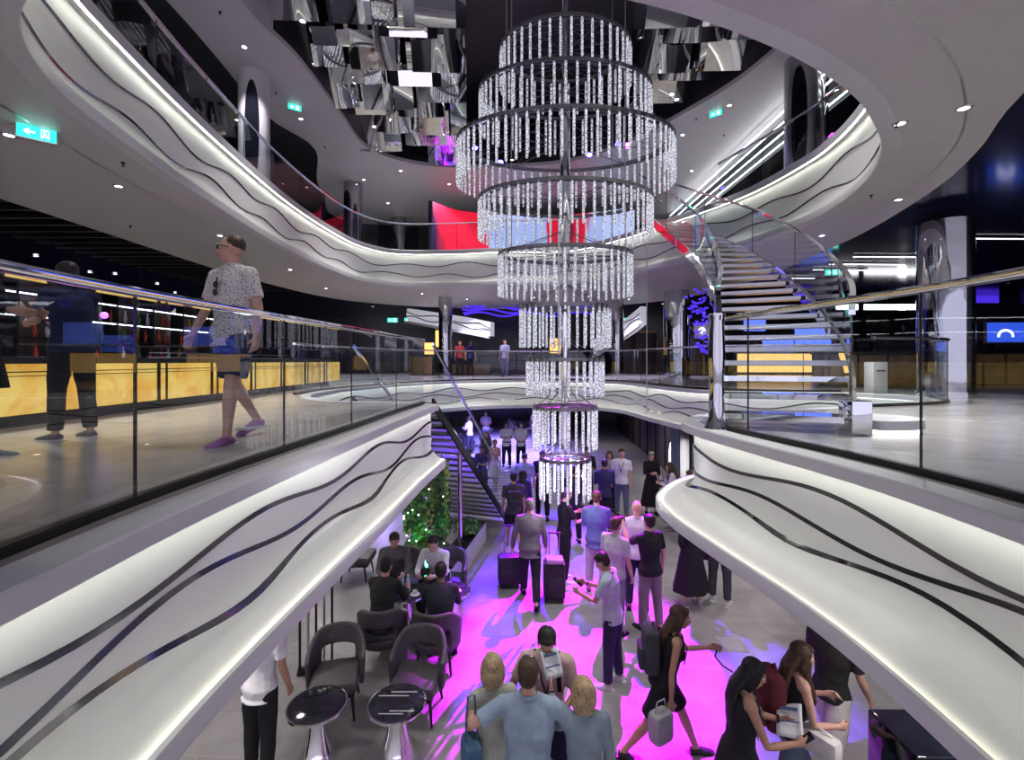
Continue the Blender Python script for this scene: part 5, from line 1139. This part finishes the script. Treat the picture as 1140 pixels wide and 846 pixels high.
bm = bmesh.new(); tube(bm, [(0,0,0),(0,0,2.35)], .05, 16); o = mk('slim_post', bm, M['chrome'], label='slim chrome post between the leaves and the planter bench', cat='post'); p = onz(512,610,.3); o.location = (p.x,p.y,0)
fixg = onz(470,610,.35); rt = empty('green_uplight', (pv.x+.1,pv.y-.62,0), label='small green spotlight at the foot of the hanging leaves', cat='lamp')
bm = bmesh.new(); tube(bm, [(0,0,0),(0,0,.1)], .05, 14); mk('housing', bm, M['dark'], rt)
bm = bmesh.new(); tube(bm, [(0,0,.1),(0,0,.105)], .042, 14); mk('lens', bm, M['green'], rt)
# suitcases
def suitcase(px, ytop, w, d_, h, ext, rz, label, stuff=False):
    Y = F*(CZ-h)/(ytop-HY); X = (px-HX)/F*Y
    rt = empty('suitcase', (X,Y,0), rz, label=label, cat='suitcase')
    bm = bmesh.new(); box(bm, (0,0,h/2+.03), (w,d_,h-.06), bev=.05); mk('shell', bm, M['bagblack'], rt)
    bm = bmesh.new(); box(bm, (0,-d_/2-.01,h*.4), (w*.75,.03,h*.5), bev=.012); mk('front_pocket', bm, M['bagblack'], rt)
    for s in (-1,1):
        bm = bmesh.new(); tube(bm, [(s*.09,d_*.3,h-.02),(s*.09,d_*.3,h+ext)], .009, 6); mk('handle_tube', bm, M['steel'], rt)
        for t in (-1,1):
            bm = bmesh.new(); tube(bm, [(s*w*.38-.012,t*d_*.3,.03),(s*w*.38+.012,t*d_*.3,.03)], .03, 12); mk('wheel', bm, M['dark'], rt)
    bm = bmesh.new(); tube(bm, [(-.11,d_*.3,h+ext),(.11,d_*.3,h+ext)], .016, 8); mk('grip', bm, M['dark'], rt)
    return rt
M['bagblack'] = pm('black_nylon', (.012,.012,.016), .6, var=.3, scale=30, bump=.1)
suitcase(567,617,.42,.28,.58,.5,R(6),'black fabric trolley suitcase with raised double handle, left of the person in grey blazer')
s2 = suitcase(617,624,.38,.30,.68,.45,R(-4),'taller black trolley suitcase right of the person in grey blazer')
bm = bmesh.new(); box(bm, (0,0,0), (.3,.24,.09), bev=.03); o = mk('carrier_bag', bm, pm('glossy_plastic_bag', (.45,.25,.5), .15, bump=.6, scale=14), label='shiny folded plastic bag lying on the taller suitcase', cat='bag'); o.location = s2.location+Vector((0,-.06,.72))
# dark stand bottom right
bm = bmesh.new(); box(bm, (0,0,.6), (.9,.5,1.2), bev=.02); o = mk('kiosk_stand', bm, M['navyg'], label='dark navy kiosk under the right balcony edge', cat='kiosk'); p = onz(1005,815,1.1); o.location = (3.47,3.80,0)
# distant lounge seats in patterned zone
for k,(px,py) in enumerate(((592,476),(572,474),(612,472),(540,486),(521,492))):
    c = chair(px,py,.45,random.uniform(0,6),'far lounge seat in the lobby, %s' % ('beneath the far balcony centre','beneath the far balcony, left of centre','beneath the far balcony nearest the chandelier','left of the two people in white uniform shirts','beside the stair glass far back')[k])
# ------------------------------------------------------------- lights
def fixture(p, tgt, mt, label):
    d = (Vector(tgt)-Vector(p)).normalized(); rt = empty('stage_spotlight', p, label=label, cat='spotlight')
    bm = bmesh.new(); tube(bm, [d*-.32, d*-.30, d*-.02], [.07,.11,.11], 16, caps=False); mk('housing', bm, M['dark'], rt)
    bm = bmesh.new(); tube(bm, [d*-.06, d*-.05], .095, 16); mk('lens', bm, M[mt], rt)
    bm = bmesh.new(); tube(bm, [d*-.18, Vector((0,0,.35))-d*.18], .015, 6); mk('bracket', bm, M['dark'], rt)
MAG = (.72,.0,1); BLU = (.13,.0,1)
for p, t, e, c, an, mt, lab, bl in (
    ((3.7,15.3,Z3-.3),(.9,6.7,0),62000,MAG,19,'magbeam','magenta stage spotlight at the far rim of the ceiling opening, right',.6),
    ((-.4,16.6,Z3-.3),(-.5,8.2,0),36000,BLU,17,'blulens','blue stage spotlight at the far rim of the ceiling opening, left',.9),
    ((2.6,16.0,Z3-.3),(1.3,10.2,0),30000,(.35,.06,1),17,'blulens','violet stage spotlight at the far rim of the ceiling opening, centre right',.9),
    ((3.4,15.2,Z3-.3),(2.9,6.0,0),26000,BLU,12,'blulens','blue stage spotlight at the right rim of the ceiling opening',.4),
    ((-1.2,15.5,Z3-.3),(.9,11.8,0),26000,BLU,18,'blulens','blue stage spotlight hanging at the left rim of the ceiling opening',.9)):
    fixture(p, t, mt, lab); spot(Vector(p), t, e, c, an, .04, 'stage_lamp', bl)
for k,(x,y) in enumerate(((-1.5,20.5),(1.0,20.8),(-3.5,19),(-.5,24.5),(-4.2,15.6))):
    p = (x,y,Z1-1.08); o = dup(dl0, p, label='downlight in the soffit above the blue patterned floor', cat='downlight', group='downlights above the patterned floor'); spot(Vector(p)+Vector((0,0,-.05)), (x,y,0), 2600, (.36,.26,1), 140, .1, 'downlight_lamp', 1)
for k,(x,y) in enumerate(((4.6,13.5),(5,18),(4.5,23),(4.9,9.5),(3.9,6.2),(3.4,3.6),(-3.0,4.4),(-3.2,6.6),(-2.6,9.6),(-4.5,11.2),(-2.6,2.6),(3.2,1.6),(-6,5),(-6,8))):
    p = (x,y,Z1-1.061); o = dup(dl0, p, label='downlight in the low soffit above the lobby', cat='downlight', group='downlights in the low lobby soffit'); spot(Vector(p)+Vector((0,0,-.05)), (x,y,0), 105, (1,.93,.9), 150, .08, 'downlight_lamp', 1)
# neutral wash from the upper ceiling down the atrium
for k,(x,y) in enumerate(((-2.5,5.9),(2.0,5.6),(4.6,8.2),(-4.4,10),(4.5,13),(-4.2,14.5),(0,16.9),(-1,5.3))):
    p = Vector((x,y,Z3-.05)); o = dup(dl0, p, label='downlight at the rim of the ceiling opening', cat='downlight', group='downlights round the ceiling opening'); spot(p+Vector((0,0,-.06)), (x*1.0,y*.9+1.0,0), 560, (1,.96,.97), 70, .1, 'downlight_lamp', 1)
# the chandelier's own light
for yy, e in ((90,90),(190,110),(300,80),(420,45),(530,30)):
    l = bpy.data.lights.new('chandelier_lamp', 'POINT'); l.energy = e*1.6; l.color = (.95,.95,1); l.shadow_soft_size = .04; o = bpy.data.objects.new('chandelier_lamp', l); C.objects.link(o); o.parent = ch; o.location = (0,0,zc(yy)-c0.z)
def area(p, tgt, e, col, sx_, sy_, name='ceiling_wash_lamp'):
    l = bpy.data.lights.new(name, 'AREA'); l.shape = 'RECTANGLE'; l.size = sx_; l.size_y = sy_; l.energy = e; l.color = col
    o = bpy.data.objects.new(name, l); C.objects.link(o); o.location = p; o.rotation_euler = (Vector(tgt)-Vector(p)).to_track_quat('-Z','Y').to_euler()
spot((pv.x+.1,pv.y-.62,.13), (pv.x,pv.y,1.1), 60, (.1,1,.45), 80, .03, 'green_lamp', 1)
w = bpy.data.worlds.new('world'); bpy.context.scene.world = w; w.use_nodes = True; w.node_tree.nodes['Background'].inputs[0].default_value = (.64,.60,.76,1); w.node_tree.nodes['Background'].inputs[1].default_value = 1.7
# ------------------------------------------------------------- camera
cam = bpy.data.cameras.new('camera'); co = bpy.data.objects.new('camera', cam); C.objects.link(co); bpy.context.scene.camera = co
co.location = (0,0,CZ); co.rotation_euler = (PI/2,0,0); cam.sensor_fit = 'HORIZONTAL'; cam.sensor_width = 36; cam.lens = F*36/1140; cam.shift_y = -(423-HY)/1140; cam.clip_start = .05; cam.clip_end = 200
s = bpy.context.scene; s.view_settings.view_transform = 'Standard'; s.view_settings.look = 'None'; s.view_settings.exposure = .12; s.view_settings.gamma = 1; s.view_settings.use_curve_mapping = False
s.cycles.use_denoising = True; s.cycles.max_bounces = 8; s.cycles.transparent_max_bounces = 24; s.cycles.glossy_bounces = 5; s.cycles.diffuse_bounces = 3; s.cycles.transmission_bounces = 4
s.cycles.sample_clamp_indirect = 4; s.cycles.caustics_reflective = False; s.cycles.caustics_refractive = False; s.cycles.blur_glossy = .5
